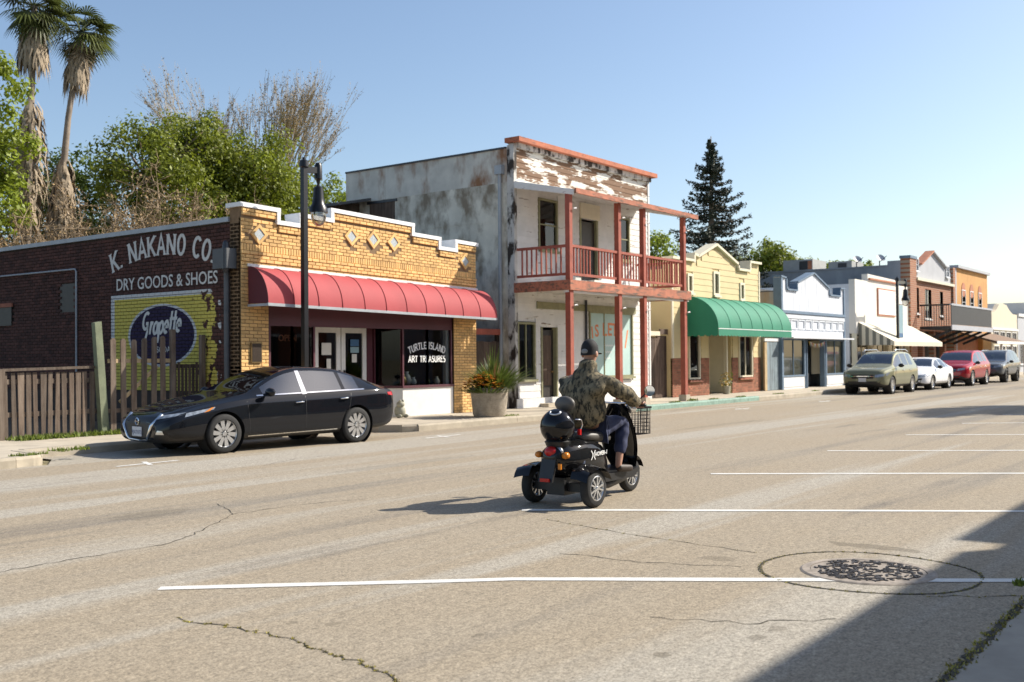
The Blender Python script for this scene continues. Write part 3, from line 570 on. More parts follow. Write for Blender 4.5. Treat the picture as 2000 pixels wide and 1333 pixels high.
def shopfront():
    t = thing('shopfront', 'maroon framed shopfront with display windows and white double doors under the red awning', 'shopfront', (17.7, 17.5, .146))
    MB().box(14.672, 20.748, 17.44, 17.56, 2.28, 2.70).build('fascia', 'maroon', t)
    MB().box(14.672, 20.748, 17.56, 18.6, 2.55, 2.6).build('soffit', 'maroon', t)
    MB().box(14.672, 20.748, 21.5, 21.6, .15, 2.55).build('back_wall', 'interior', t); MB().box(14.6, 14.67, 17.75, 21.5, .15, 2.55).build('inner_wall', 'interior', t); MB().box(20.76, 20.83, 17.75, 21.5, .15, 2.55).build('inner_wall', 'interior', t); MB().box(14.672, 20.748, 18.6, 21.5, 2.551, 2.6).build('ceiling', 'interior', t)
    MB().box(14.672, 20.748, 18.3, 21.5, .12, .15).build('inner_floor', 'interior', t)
    def display(x0, x1, yd, xd, bulk, glass_z):
        # front bulkhead and the splayed return to the door
        MB().poly([(x0, 17.42), (x1, 17.42), (xd, yd), (x0 if xd > x1 else x0, yd)] if xd > x1 else [(x0, 17.42), (x1, 17.42), (x1, yd), (xd, yd)], 'xy', .15, .84).build('bulkhead', bulk, t)
    # left display x 14.68-16.0, splay to 16.4; right display 18.84-20.74, splay from 18.5
    MB().poly([(14.68, 17.42), (16.0, 17.42), (16.4, 18.1), (14.68, 18.1)], 'xy', .15, .84).build('bulkhead', 'bulk_white', t)
    MB().poly([(18.84, 17.42), (20.74, 17.42), (20.74, 18.1), (18.5, 18.1)], 'xy', .15, .84).build('bulkhead', 'bulk_white', t)
    for a in ([(14.68, 17.38), (16.03, 17.38), (16.45, 18.1), (14.68, 18.1)], [(18.81, 17.38), (20.745, 17.38), (20.745, 18.1), (18.45, 18.1)]): MB().poly(a, 'xy', .842, .90).build('sill', 'maroon', t)
    def pane(a, b, z0, z1):
        (xa, ya), (xb, yb) = a, b; MB().add([(xa, ya, z0), (xb, yb, z0), (xb, yb, z1), (xa, ya, z1)], [(0, 1, 2, 3)]).build('pane', 'glass', t, fix=False)
        for p in (a, b): MB().box(p[0]-.025, p[0]+.025, p[1]-.025, p[1]+.025, .90, 2.28).build('mullion', 'maroon', t)
    pane((14.72, 17.44), (15.36, 17.44), .9, 2.28); pane((15.36, 17.44), (15.98, 17.44), .9, 2.28); pane((15.98, 17.46), (16.38, 18.08), .9, 2.28)
    pane((18.86, 17.44), (19.76, 17.44), .9, 2.28); pane((19.76, 17.44), (20.68, 17.44), .9, 2.28); pane((18.54, 18.08), (18.86, 17.46), .9, 2.28)
    MB().box(20.55, 20.66, 17.5, 17.6, .9, 2.28).build('jamb', 'white_trim', t)
    # door frame, two glazed doors
    for x0, x1 in ((16.45, 16.56), (18.28, 18.46)): MB().box(x0, x1, 18.06, 18.2, .15, 2.5).build('door_post', 'white_trim' if x0 < 17 else 'maroon', t)
    MB().box(16.45, 18.46, 18.06, 18.2, 2.36, 2.55).build('door_head', 'maroon', t)
    for x0 in (16.58, 17.44):
        d_ = MB(); x1 = x0+.83
        d_.box(x0, x0+.13, 18.08, 18.13, .16, 2.34); d_.box(x1-.13, x1, 18.08, 18.13, .16, 2.34); d_.box(x0+.131, x1-.131, 18.082, 18.128, .16, .5); d_.box(x0+.131, x1-.131, 18.082, 18.128, 2.18, 2.34)
        o = d_.build('door', 'white_trim', t)
        MB().add([(x0+.13, 18.1, .5), (x1-.13, 18.1, .5), (x1-.13, 18.1, 2.18), (x0+.13, 18.1, 2.18)], [(0, 1, 2, 3)]).build('door_pane', 'glass', o, fix=False)
        MB().bar((x1-.065 if x0 < 17 else x0+.065, 18.05, 1.0), (x1-.065 if x0 < 17 else x0+.065, 18.05, 1.3), .03, .04).build('handle', 'black_metal', o)
    # notices, lettering on the glass
    for (x, y, z, w, h, m) in [(15.72, 17.43, 1.72, .13, .4, 'paper'), (16.95, 18.07, 1.8, .3, .28, 'paper'), (17.02, 18.07, 1.4, .13, .34, 'paper'), (17.86, 18.07, 1.95, .28, .16, 'banner_blue'), (17.86, 18.07, 1.78, .28, .14, 'banner'), (17.85, 18.07, 1.58, .16, .2, 'paper')]:
        MB().box(x-w/2, x+w/2, y-.004, y, z-h/2, z+h/2).build('notice', m, t)
    font_text('open_sign', 'OPEN', .2, FRONT(15.28, 17.5, 2.02), 'orange_red', t, .012)
    def bow(p, lift): s = p.x-W/2; a = s/1.75; r = 1.75+p.y; return (19.76+r*math.sin(a), 17.434-lift, 1.80+r*math.cos(a)-1.75)
    h = .17; W = width('TURTLE ISLAND', h, .95); [mb.build('window_letter', 'letter_white', t) for mb in lettering('TURTLE ISLAND', bow, h, .18, True, 0, .95)]
    W3 = width('ART TREASURES', .16, 1.0); [mb.build('window_letter', 'letter_white', t) for mb in lettering('ART TREASURES', lambda p, l: (19.76+p.x-W3/2, 17.434-l, 1.47+p.y), .16, .18, True, 0, 1.0)]
    mb = MB(); dv = Vector((.4, .62)).normalized()
    for k in range(3): strip(mb, [Vector((.05+i*.035, .0+k*.1+.028*math.sin(i*1.9+k))) for i in range(11)], .02, lambda p, l: (15.98+dv.x*(p.x+.1), 17.445+dv.y*(p.x+.1), 1.62+p.y), 0)
    mb.build('window_scroll', 'letter_white', t)
    # plaque on the pier
    p = MB().box(14.18, 14.46, 17.35, 17.39, 1.50, 1.92).build('plaque', 'brass', t); MB().box(14.2, 14.44, 17.345, 17.352, 1.52, 1.90).build('plaque_face', 'bronze', p)
shopfront()
# window goods: small pots and figures, each its own thing
random.seed(5)
for i, (x, y, s, m) in enumerate([(19.05, 17.62, .28, 'brass'), (19.22, 17.66, .34, 'pipe_grey'), (19.42, 17.6, .2, 'tile_blue'), (20.0, 17.65, .18, 'leaf_plant'), (20.3, 17.6, .2, 'paper'), (15.0, 17.7, .36, 'frog'), (15.3, 17.65, .24, 'paper'), (15.5, 17.7, .2, 'tile_blue')]):
    o = MB().lathe((x, y, .9), [(0, 0), (s*.28, 0), (s*.42, s*.35), (s*.3, s*.7), (s*.16, s*.85), (s*.22, s), (0, s)], 14).build('window_pot', m, None, True)
    prop(o, ['squat brass pot in the right display window', 'tall grey vase in the right display window', 'small blue pot beside the grey vase in the window', 'green glazed pot under the window lettering', 'cream pot under the last letters of the window', 'pale figure vase in the left display window', 'cream vase in the left display window', 'blue pot at the end of the left display'][i], 'pot', 'pots in the shop windows')
# ------------------------------------------------------------------ helpers for fronts
def window(t, x0, x1, y, z0, z1, frame='olive', pane='glass', mull=(1, 2), fw_=.06, back='interior', deep=.5, depth=.08, sill=True):
    f = MB(); f.box(x0-fw_, x0, y-.03, y+depth, z0-fw_, z1+fw_); f.box(x1, x1+fw_, y-.03, y+depth, z0-fw_, z1+fw_); f.box(x0, x1, y-.03, y+depth, z1, z1+fw_); f.box(x0, x1, y-.03, y+depth, z0-fw_, z0)
    o = f.build('window', frame, t)
    MB().add([(x0, y+.03, z0), (x1, y+.03, z0), (x1, y+.03, z1), (x0, y+.03, z1)], [(0, 1, 2, 3)]).build('pane', pane, o, fix=False)
    g = MB()
    for i in range(1, mull[0]): x = x0+(x1-x0)*i/mull[0]; g.box(x-.018, x+.018, y+.0, y+.05, z0, z1)
    for i in range(1, mull[1]): z = z0+(z1-z0)*i/mull[1]; g.box(x0, x1, y+.005, y+.045, z-.018, z+.018)
    if g.f: g.build('muntin', frame, o)
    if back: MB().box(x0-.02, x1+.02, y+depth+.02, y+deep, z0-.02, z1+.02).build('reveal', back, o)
    if sill: MB().box(x0-fw_-.03, x1+fw_+.03, y-.09, y-.031, z0-fw_-.06, z0-fw_+.01).build('sill', frame, o)
    return o
def boards(t, x0, x1, y, z0, z1, h, m, holes=(), name='board', lap=.014, split=None):
    z = z0; i = 0
    while z < z1-.02:
        zt = min(z+h, z1); segs = [(x0, x1)]
        for a, b, c, d_ in holes:
            if z < d_-.01 and zt > c+.01: segs = [q for s0, s1 in segs for q in ((s0, min(s1, a)), (max(s0, b), s1)) if q[1]-q[0] > .03]
        for s0, s1 in segs:
            cuts = [s0]
            if split and s1-s0 > split:
                k = s0+rnd(.3, 1)*split
                while k < s1-.5: cuts.append(k); k += split*rnd(.8, 1.3)
            cuts.append(s1)
            for a, b in zip(cuts, cuts[1:]): MB().add([(a+.002, y-lap, z), (b-.002, y-lap, z), (b-.002, y-.001, zt+.012), (a+.002, y-.001, zt+.012), (a+.002, y+.02, z), (b-.002, y+.02, z)], [(0, 1, 2, 3), (0, 4, 5, 1), (0, 3, 4), (1, 5, 2)]).build(name, m, t)
        z += h; i += 1
def pickets(t, pts, w, th, m, name='picket', along='x', gap=0., round_=False, lean=.02):
    """pts: (pos, base z, top z); along x at y=gap-plane or along y"""
    for (u, v, z0, z1) in pts:
        k = rnd(-lean, lean); a, b = u-w/2, u+w/2
        out = [(a, z0), (b, z0), (b+k, z1-(w*.35 if round_ else 0)), (b-w*.25+k, z1), (a+w*.25+k, z1), (a+k, z1-(w*.35 if round_ else 0))]
        MB().poly(out, 'xz' if along == 'x' else 'yz', v-th/2, v+th/2).build(name, m, t)

# ------------------------------------------------------------------ alley gate between brick shop and white building
t = thing('alley_gate', 'dark weathered board gate under a red beam beside the brick shop', 'gate', (22.5, 17.9, .146))
for i in range(9): MB().box(21.70+i*.182, 21.875+i*.182, 17.86+rnd(0, .015), 17.90, .17, 2.02+rnd(-.02, .02)).build('board', 'gate_wood', t)
MB().box(21.68, 23.34, 17.80, 17.95, 2.2, 2.36).build('beam', 'red_wood', t); MB().box(21.70, 23.34, 17.905, 17.95, 1.6, 1.7).build('rail', 'gate_wood', t); MB().box(21.70, 23.34, 17.905, 17.95, .5, .6).build('rail', 'gate_wood', t)
MB().box(21.68, 21.78, 17.905, 18.0, .15, 2.2).build('post', 'gate_wood', t); MB().box(23.24, 23.34, 17.905, 18.0, .15, 2.2).build('post', 'gate_wood', t)

# ------------------------------------------------------------------ peeling white two-storey building
WX0, WX1, WY = 23.38, 31.0, 17.4
def white_building():
    t = thing('balcony_building', 'tall peeling white wooden building with rusty sheet side and red cornice', 'building', (27.2, 17.4, .146))
    H = 7.56; yb = 24.0
    W1 = (24.62, 25.48, 4.72, 6.1); D2 = (26.80, 27.66, 3.62, 5.72); W2 = (28.82, 29.64, 4.72, 6.0)
    SW = (23.56, 24.30, 1.0, 2.5); DR = (24.70, 25.4, .2, 2.36); BW = (27.25, 29.75, .98, 2.92)
    holes = [(a-.08, b+.08, c-.08, d_+.08) for a, b, c, d_ in (W1, D2, W2, SW, DR, BW)]
    MB().box(WX0+.05, WX1-.05, WY+.02, WY+.12, .15, H).build('sheathing', 'door_dark', t) if False else None
    # wall core with openings left as recesses is a frame of studs behind the boards
    core = MB()
    xs = sorted({WX0+.05, WX1-.05, *[h[0] for h in holes], *[h[1] for h in holes]}); zs = sorted({.15, H, *[max(.15, h[2]) for h in holes], *[h[3] for h in holes]})
    for a, b in zip(xs, xs[1:]):
        for c, d_ in zip(zs, zs[1:]):
            mx, mz = (a+b)/2, (c+d_)/2
            if not any(h[0] < mx < h[1] and h[2] < mz < h[3] for h in holes): core.box(a, b, WY+.021, WY+.2, c, d_)
    core.build('front_wall', 'peel_light', t)
    boards(t, WX0+.12, WX1-.1, WY, .42, 6.42, .19, 'peel_light', holes)
    boards(t, WX0+.12, WX1-.1, WY, 6.42, 7.42, .155, 'peel_heavy', split=1.9)
    MB().box(WX0+.02, WX1-.02, WY-.06, WY+.02, .15, .41).build('base_board', 'white_trim', t)
    MB().box(WX0-.02, WX0+.115, WY-.035, WY+.2, .15, 7.5).build('corner_board', 'peel_corner', t); MB().box(WX1-.095, WX1, WY-.03, WY+.2, .15, 7.42).build('corner_board', 'peel_light', t)
    MB().box(WX0+.1, WX1+.02, WY-.10, WY+.02, 7.42, 7.565).build('frieze', 'peel_corner', t)
    MB().box(WX0-.06, WX1+.16, WY-.26, WY+.25, 7.566, 7.70).build('cornice', 'cornice_worn', t)
    window(t, W1[0], W1[1], WY, W1[2], W1[3], 'olive', mull=(1, 2)); window(t, W2[0], W2[1], WY, W2[2], W2[3], 'olive', mull=(1, 2))
    window(t, SW[0], SW[1], WY, SW[2], SW[3], 'olive', mull=(2, 1))
    # balcony door and sign board above
    d_ = MB().box(D2[0], D2[1], WY+.06, WY+.11, D2[2], D2[3]).build('balcony_door', 'door_dark', t); MB().box(D2[0]-.09, D2[0], WY-.03, WY+.1, D2[2], D2[3]+.09).build('door_casing', 'olive', d_); MB().box(D2[1], D2[1]+.09, WY-.03, WY+.1, D2[2], D2[3]+.09).build('door_casing', 'olive', d_)
    MB().box(26.72, 27.8, WY-.07, WY-.015, 5.80, 6.26).build('sign_board', 'cream_trim', t)
    # street door, recess
    d_ = MB().box(DR[0], DR[1], WY+.10, WY+.15, DR[2], DR[3]).build('street_door', 'door_dark', t); MB().box(DR[0]-.07, DR[0], WY-.03, WY+.14, .15, DR[3]+.08).build('door_casing', 'olive', d_); MB().box(DR[1], DR[1]+.07, WY-.03, WY+.14, .15, DR[3]+.08).build('door_casing', 'olive', d_); MB().box(DR[0]+.12, DR[1]-.12, WY+.09, WY+.099, .75, 2.2).build('door_panel', 'gate_wood', d_); MB().box(DR[1]-.14, DR[1]-.02, WY+.05, WY+.099, 1.12, 1.17).build('handle', 'brass', d_)
    MB().box(DR[0]-.2, DR[1]+.2, WY-.35, WY-.0, .146, .25).build('door_step', 'concrete', t)
    # shop window with painted teal paper
    f = window(t, BW[0], BW[1], WY-.02, BW[2], BW[3], 'olive', mull=(3, 1), back=None)
    MB().box(BW[0], BW[1], WY+.002, WY+.008, BW[2], BW[3]).build('window_paper', 'sign_teal', f)
    for s_, x, z, sz, r in (('I', 27.40, 2.30, .50, .1), ('S', 27.66, 2.36, .52, .06), ('L', 28.12, 2.40, .56, 0), ('E', 28.42, 2.41, .56, 0), ('T', 28.72, 2.40, .56, -.03), ('/', 29.45, 2.1, .8, 0)):
        font_text('painted_letter', s_, sz, FRONT(x, WY-.0005, z, r), 'letter_orange', f, .0008, bold=.012)
    mb = MB()
    for k in range(3): strip(mb, [Vector((i*.04, -k*.2+.03*math.sin(i*2.1+k))) for i in range(12-k*2)], .022, lambda p, l: (28.15+p.x, WY-.0005, 1.92+p.y), 0)
    mb.build('painted_scroll', 'letter_white', f)
    MB().box(26.2, 27.1, WY-.02, WY-.012, .5, 2.9).build('infill_panel', 'white_trim', t)
    MB().tube([(26.95, WY-.07, .3), (26.95, WY-.07, 3.3)], .04, 8).build('downpipe', 'dark_alloy', t)
    MB().box(24.42, 30.0, WY-.045, WY-.016, 2.96, 3.16).build('lintel', 'olive', t)
    # rusty sheet-metal side wall: single sheets with lapped edges
    MB().box(WX0+.04, WX0+.2, WY+.2, yb, .15, 7.42).build('side_wall', 'gate_wood', t)
    ys = [WY+.2, 19.0, 20.6, 22.3, yb]; zs = [.15, 1.7, 3.1, 4.3, 5.4, 6.45, 7.42]
    for i, (a, b) in enumerate(zip(ys, ys[1:])):
        for j, (c, d_) in enumerate(zip(zs, zs[1:])):
            e = rnd(0, .012); MB().box(WX0+.012-e, WX0+.038, a+.004, b-.004, c+.004, d_+.02).build('sheet', 'sheet_top' if j == 5 else 'sheet_rust', t)
    MB().box(WX0-.03, WX0+.25, WY+.25, yb, 7.42, 7.47).build('roof_edge', 'dark_alloy', t); MB().box(WX0+.25, WX1, WY+.2, yb, 7.2, 7.3).build('roof', 'roof_tar', t); MB().box(WX1-.2, WX1, WY+.2, yb, .15, 7.3).build('side_wall', 'white_wall', t); MB().box(WX0+.2, WX1-.2, yb-.2, yb, .15, 7.3).build('rear_wall', 'white_wall', t)
    MB().box(WX0-.01, WX0+.03, 21.9, 22.95, 5.5, 6.35).build('boarded_window', 'gate_wood', t); MB().box(WX0-.03, WX0+.02, 21.8, 23.05, 6.35, 6.43).build('window_head', 'dark_alloy', t)
    MB().tube([(WX0-.08, 17.82, 6.75), (WX0-.08, 17.82, .3)], .05, 10).build('downpipe', 'pipe_grey', t); MB().box(WX0-.16, WX0-.0, 17.70, 17.94, 6.7, 6.95).build('rain_head', 'pipe_grey', t)
    # open lean-to roof at the back, seen over the brick shop
    MB().add([(WX0-1.4, 22.9, 6.25), (WX0, 22.9, 6.55), (WX0, 24.2, 6.55), (WX0-1.4, 24.2, 6.25), (WX0-1.4, 22.9, 6.17), (WX0, 22.9, 6.47), (WX0, 24.2, 6.47), (WX0-1.4, 24.2, 6.17)], [(0, 1, 2, 3), (7, 6, 5, 4), (0, 4, 5, 1), (1, 5, 6, 2), (2, 6, 7, 3), (3, 7, 4, 0)]).build('porch_roof', 'roof_tar', t)
    MB().box(WX0-.75, WX0+.0, 23.4, 24.2, 4.6, 6.4).build('rear_porch', 'gate_wood', t)
    return t
white_building()
def balcony():
    t = thing('balcony', 'red wooden two-level balcony porch with railings on the peeling white building', 'balcony', (26.8, 15.6, .146))
    PX = [23.44, 25.97, 27.41, 29.97]; y0 = 15.6; w = .08
    for i, x in enumerate(PX):
        p = MB().box(x-w, x+w, y0-w, y0+w, .34, 3.36).build('post', 'red_wood', t); MB().box(x-.13, x+.13, y0-.13, y0+.13, .146, .345).build('post_footing', 'concrete', p)
        q = MB().box(x-w*.9, x+w*.9, y0-w*.9, y0+w*.9, 3.64, 5.98).build('upper_post', 'red_wood', t)
        for z in (2.95, 5.55): MB().tube([(x+.06, y0-.12, z), (x+.15, y0-.14, z+.02), (x+.17, y0-.14, z)], .022, 6).build('insulator', 'white_trim', q if z > 4 else p)
    MB().box(23.30, 30.26, y0-.13, y0-.05, 3.36, 3.63).build('beam', 'beam_worn', t); MB().box(23.32, 30.24, y0-.045, y0+.1, 3.3, 3.55).build('inner_beam', 'peel_light', t)
    MB().box(23.30, 23.38, y0-.045, WY-.05, 3.36, 3.63).build('side_beam', 'beam_worn', t); MB().box(30.18, 30.26, y0-.045, WY-.05, 3.36, 3.63).build('side_beam', 'beam_worn', t)
    for i in range(13): a = y0+.11+i*.128; MB().box(23.39, 30.17, a, a+.12, 3.56, 3.60).build('deck_board', 'white_trim', t)
    for i in range(9): x = 23.6+i*.8; MB().box(x, x+.05, y0+.11, WY-.05, 3.38, 3.555).build('joist', 'peel_light', t)
    # roof: sloping boards, fascia, rafters
    zr = lambda y: 6.06+(y-y0)*.22
    for i in range(9): a = 23.40+i*.762; MB().add([(a, y0-.2, zr(y0-.2)), (a+.757, y0-.2, zr(y0-.2)), (a+.757, WY, zr(WY)), (a, WY, zr(WY)), (a, y0-.2, zr(y0-.2)+.03), (a+.757, y0-.2, zr(y0-.2)+.03), (a+.757, WY, zr(WY)+.03), (a, WY, zr(WY)+.03)], [(3, 2, 1, 0), (4, 5, 6, 7), (0, 1, 5, 4), (1, 2, 6, 5), (2, 3, 7, 6), (3, 0, 4, 7)]).build('roof_board', 'peel_light', t)
    MB().box(23.42, 30.55, y0-.26, y0-.205, 5.95, 6.09).build('fascia', 'beam_worn', t); MB().box(23.36, 30.3, y0-.08, y0+.06, 5.985, 6.02).build('plate', 'red_wood', t) if False else None
    for i in range(10): x = 23.5+i*.72; MB().bar((x, y0-.19, zr(y0-.2)-.045), (x, WY-.02, zr(WY)-.045), .05, .08).build('rafter', 'white_trim', t)
    MB().add([(23.40, y0-.2, 5.9), (23.40, WY-.03, 6.28), (23.40, WY-.03, 6.45), (23.40, y0-.2, 6.02), (23.36, y0-.2, 5.9), (23.36, WY-.03, 6.28), (23.36, WY-.03, 6.45), (23.36, y0-.2, 6.02)], [(0, 1, 2, 3), (7, 6, 5, 4), (0, 4, 5, 1), (1, 5, 6, 2), (2, 6, 7, 3), (3, 7, 4, 0)]).build('barge_board', 'peel_light', t)
    # railings
    def rail(a, b, skip=()):
        A, B = Vector(a), Vector(b); d_ = (B-A); n = max(3, int(d_.length/.155))
        r = MB().bar(A+Vector((0, 0, 4.56)), B+Vector((0, 0, 4.56)), .09, .07).build('top_rail', 'red_wood', t); MB().bar(A+Vector((0, 0, 3.80)), B+Vector((0, 0, 3.80)), .06, .07).build('bottom_rail', 'red_wood', t)
        for i in range(1, n):
            if i in skip: continue
            p = A+d_*i/n; MB().bar((p.x, p.y, 3.836), (p.x, p.y, 4.524), .036, .036).build('baluster', 'red_wood', t)
    rail((23.52, y0, 0), (25.89, y0, 0), (7, 8)); rail((26.05, y0, 0), (27.33, y0, 0)); rail((27.49, y0, 0), (29.89, y0, 0)); rail((23.44, 15.7, 0), (23.44, WY-.08, 0)); rail((29.97, 15.7, 0), (29.97, WY-.08, 0))
balcony()
for i, (x, y, s) in enumerate([(25.6, 16.9, .42), (26.2, 17.0, .34), (26.6, 16.8, .36)]):
    o = MB().box(x, x+s, y, y+s*.8, 3.60, 3.60+s*.75).build('storage_box', 'paper'); prop(o, ['larger white box left on the balcony floor', 'small white box left on the balcony floor by the door', 'middle white box on the balcony floor'][i], 'box', 'boxes on the balcony')

# ------------------------------------------------------------------ side gate, yellow building with green awning
t = thing('side_gate', 'dark brown plank gate between the white and yellow buildings', 'gate', (31.6, 17.5, .146))
for i in range(7): MB().box(31.05+i*.176, 31.22+i*.176, 17.46+rnd(0, .012), 17.5, .16, 2.22+(.0 if i < 3 else .05)).build('board', 'gate_wood', t)
MB().box(31.02, 32.28, 17.505, 17.56, 1.9, 2.0).build('rail', 'gate_wood', t); MB().box(31.02, 31.7, 17.40, 17.455, 2.27, 2.42).build('head_board', 'cream_trim', t); MB().box(31.72, 32.29, 17.40, 17.455, 2.32, 2.5).build('head_board', 'gate_wood', t)
YX0, YX1, YY = 32.25, 39.65, 17.25
def yellow_building():
    t = thing('yellow_shop', 'yellow sided shop with small gabled parapet and brick base under a green awning', 'shop', (36, 17.25, .146))
    out = [(YX0, .15), (YX1, .15), (YX1, 5.22), (38.62, 5.22), (38.62, 4.86), (37.62, 4.86), (37.50, 5.06), (35.68, 5.66), (34.22, 5.12), (33.86, 5.2), (33.86, 4.95), (YX0, 4.95)]
    holes = [(33.5, 34.35, .72, 2.36), (35.1, 37.0, .2, 2.5), (37.66, 38.9, .72, 2.36)]
    core = MB()
    xs = sorted({YX0, YX1, *[h[0] for h in holes], *[h[1] for h in holes]}); zs = [.15, .72, 2.36, 2.5, 3.0]
    for a, b in zip(xs, xs[1:]):
        for c, d_ in zip(zs, zs[1:]):
            if not any(h[0] < (a+b)/2 < h[1] and h[2] < (c+d_)/2 < h[3] or (h[0] == 35.1 and h[0] < (a+b)/2 < h[1] and (c+d_)/2 < 2.5) for h in holes): core.box(a, b, YY+.021, YY+.3, c, d_)
    core.build('front_wall', 'yellow_side', t)
    MB().poly([(x, max(z, 3.0)) for x, z in out], 'xz', YY+.021, YY+.3).build('parapet', 'yellow_side', t)
    wl = [(33.62, 4.15, .12, .26), (35.72, 4.25, .16, .36), (37.98, 4.05, .12, .26)]
    hb = [(x-w_-.12, x+w_+.12, z-h_-.12, z+h_+.12) for x, z, w_, h_ in wl]
    # wide lap boards, cut to the parapet outline
    z = 1.5
    def span(zz):
        if zz < 4.9: return [(YX0+.1, YX1-.08)]
        if zz < 5.1: return [(34.2, 37.45), (38.7, YX1-.08)]
        return [(35.68-(5.66-zz)/.37*.92, 35.68+(5.66-zz)/.33*.92)]
    while z < 5.5:
        for a, b in span(z+.2):
            hs = hb+([(h[0]-.1, h[1]+.1, h[2], h[3]+.1) for h in holes]); boards(t, a, b, YY, z, z+.215, .22, 'yellow_side', hs)
        z += .22
    for x, zc, w_, h_ in wl: window(t, x-w_, x+w_, YY-.02, zc-h_, zc+h_, 'cream_trim', mull=(1, 1), fw_=.09, deep=.3)
    def trim(pts, name='cap_trim'):
        for (a, b) in zip(pts, pts[1:]): MB().bar((a[0], YY+.12, a[1]), (b[0], YY+.12, b[1]), .46, .09).build(name, 'cream_trim', t)
    trim([(YX0-.04, 4.98), (33.86, 4.98)]); trim([(33.86, 5.22), (34.22, 5.16)]); trim([(34.2, 5.16), (35.68, 5.70), (37.52, 5.10)]); trim([(37.58, 4.90), (38.62, 4.90)]); trim([(38.6, 5.26), (YX1+.04, 5.26)])
    for x, a, b in ((33.86, 4.9, 5.17), (37.56, 4.94, 5.05), (38.62, 4.94, 5.21)): MB().box(x-.05, x+.05, YY-.11, YY+.34, a, b).build('cap_riser', 'cream_trim', t)
    for x in (YX0, YX1-.1): MB().box(x, x+.1, YY-.03, YY+.02, 1.5, 4.92).build('corner_board', 'cream_trim', t)
    # brick base
    def place_y(u, z_, d_): return (u, YY-.012-d_, z_)
    c = courses(YX0, 33.42, .15, 1.5)+courses(33.42, 34.43, .15, .62)+courses(34.43, 35.08, .15, 1.5)+courses(37.02, 37.58, .15, 1.5)+courses(37.58, 38.98, .15, .62)+courses(38.98, YX1, .15, 1.5)
    bricks(t, c, place_y, 'brick_red', 0)
    for a, b, h_ in ((YX0, 33.42, 1.5), (33.42, 34.43, .62), (34.43, 35.08, 1.5), (37.02, 37.58, 1.5), (37.58, 38.98, .62), (38.98, YX1, 1.5)): MB().box(a, b, YY-.008, YY+.02, .15, h_).build('brick_base', 'mortar', t)
    for a, b in ((33.42, 34.43), (37.58, 38.98)): MB().box(a, b, YY-.10, YY-.013, .64, .72).build('brick_sill', 'brick_red', t)
    window(t, 33.56, 34.30, YY, .80, 2.3, 'cream_trim', mull=(1, 1), sill=False); window(t, 37.72, 38.84, YY, .80, 2.3, 'cream_trim', mull=(2, 1), sill=False)
    MB().box(35.1, 36.3, YY+1.0, YY+1.06, .16, 2.5).build('door', 'door_dark', t); MB().box(36.3, 37.0, YY+.9, YY+1.0, .16, 2.5).build('entry_wall', 'cream_trim', t); MB().box(35.05, 35.1, YY+.3, YY+1.0, .16, 2.5).build('entry_wall', 'yellow_side', t); MB().box(36.98, 37.0, YY+.3, YY+.9, .16, 2.5).build('entry_wall', 'cream_trim', t); MB().box(36.62, 36.72, YY+.02, YY+.12, .16, 2.5).build('entry_post', 'cream_trim', t)
    MB().box(YX0, YX0+.2, YY+.3, 27, .15, 4.6).build('side_wall', 'yellow_side', t); MB().box(YX1-.2, YX1, YY+.3, 27, .15, 4.6).build('side_wall', 'yellow_side', t); MB().box(YX0, YX1, YY+.3, 27, 4.6, 4.7).build('roof', 'roof_tar', t); MB().box(YX0+.2, YX1-.2, 26.8, 27, .15, 4.6).build('rear_wall', 'yellow_side', t)
    # set-back wing by the gate
    w_ = MB().box(31.0, 32.24, 19.2, 19.4, .15, 5.3).build('wing_wall', 'yellow_side', t); MB().box(30.9, 33.4, 19.05, 19.5, 5.3, 5.42).build('wing_cap', 'cream_trim', t); boards(t, 31.05, 32.2, 19.2, .5, 5.2, .3, 'yellow_side'); MB().box(32.12, 32.24, 19.12, 19.185, .15, 5.3).build('corner_board', 'cream_trim', t); MB().box(31.5, 31.6, 19.12, 19.185, 2.4, 5.3).build('corner_board', 'cream_trim', t); MB().box(31, 33.4, 19.4, 23, 5.0, 5.1).build('wing_roof', 'roof_tar', t)
yellow_building()
at = thing('awning', 'green rounded fabric awning with scalloped edge on the yellow shop', 'awning', (36, 17.2, 2.4))
awning(at, 33.2, 39.72, 17.22, 15.95, 3.68, 2.55, 'green_fabric', 'green_fabric', 7)
k = 26
val = [(33.2, 2.55)]+[(39.72, 2.55)]+[q for i in range(k) for q in ((39.72-(i+.0)*6.52/k, 2.30), (39.72-(i+.25)*6.52/k, 2.255), (39.72-(i+.75)*6.52/k, 2.255))]+[(33.2, 2.30)]
MB().poly(val, 'xz', 15.945, 15.952).build('valance', 'green_fabric', at)
MB().poly([(15.96, 2.55), (17.2, 2.55)]+[q for i in range(5) for q in ((17.2-i*.248, 2.30), (17.2-(i+.25)*.248, 2.255), (17.2-(i+.75)*.248, 2.255))]+[(15.96, 2.30)], 'yz', 33.196, 33.203).build('valance', 'green_fabric', at)
MB().box(33.2, 39.72, 15.938, 15.944, 2.50, 2.525).build('piping', 'letter_white', at)
o = thing('hanging_plant', 'white flowering plant at the yellow shop door', 'plant', (36.0, 17.0, .146)); mb = MB()
MB().lathe((36.0, 17.0, .146), [(.0, 0), (.12, 0), (.16, .3), (.0, .3)], 12).build('pot', 'frog', o)
for _ in range(160):
    p = Vector((36+rnd(-.25, .25), 17+rnd(-.2, .2), .62+rnd(-.22, .3))); a = rnd(0, 6.28); s = rnd(.03, .06); mb.add([p, p+Vector((math.cos(a)*s, math.sin(a)*s, rnd(-s, s))), p+Vector((-math.sin(a)*s, math.cos(a)*s, s))], [(0, 1, 2)], 0 if rnd(0, 1) < .5 else 1)
mb.build('foliage', ['leaf_plant', 'petal_yellow'], o, fix=False)

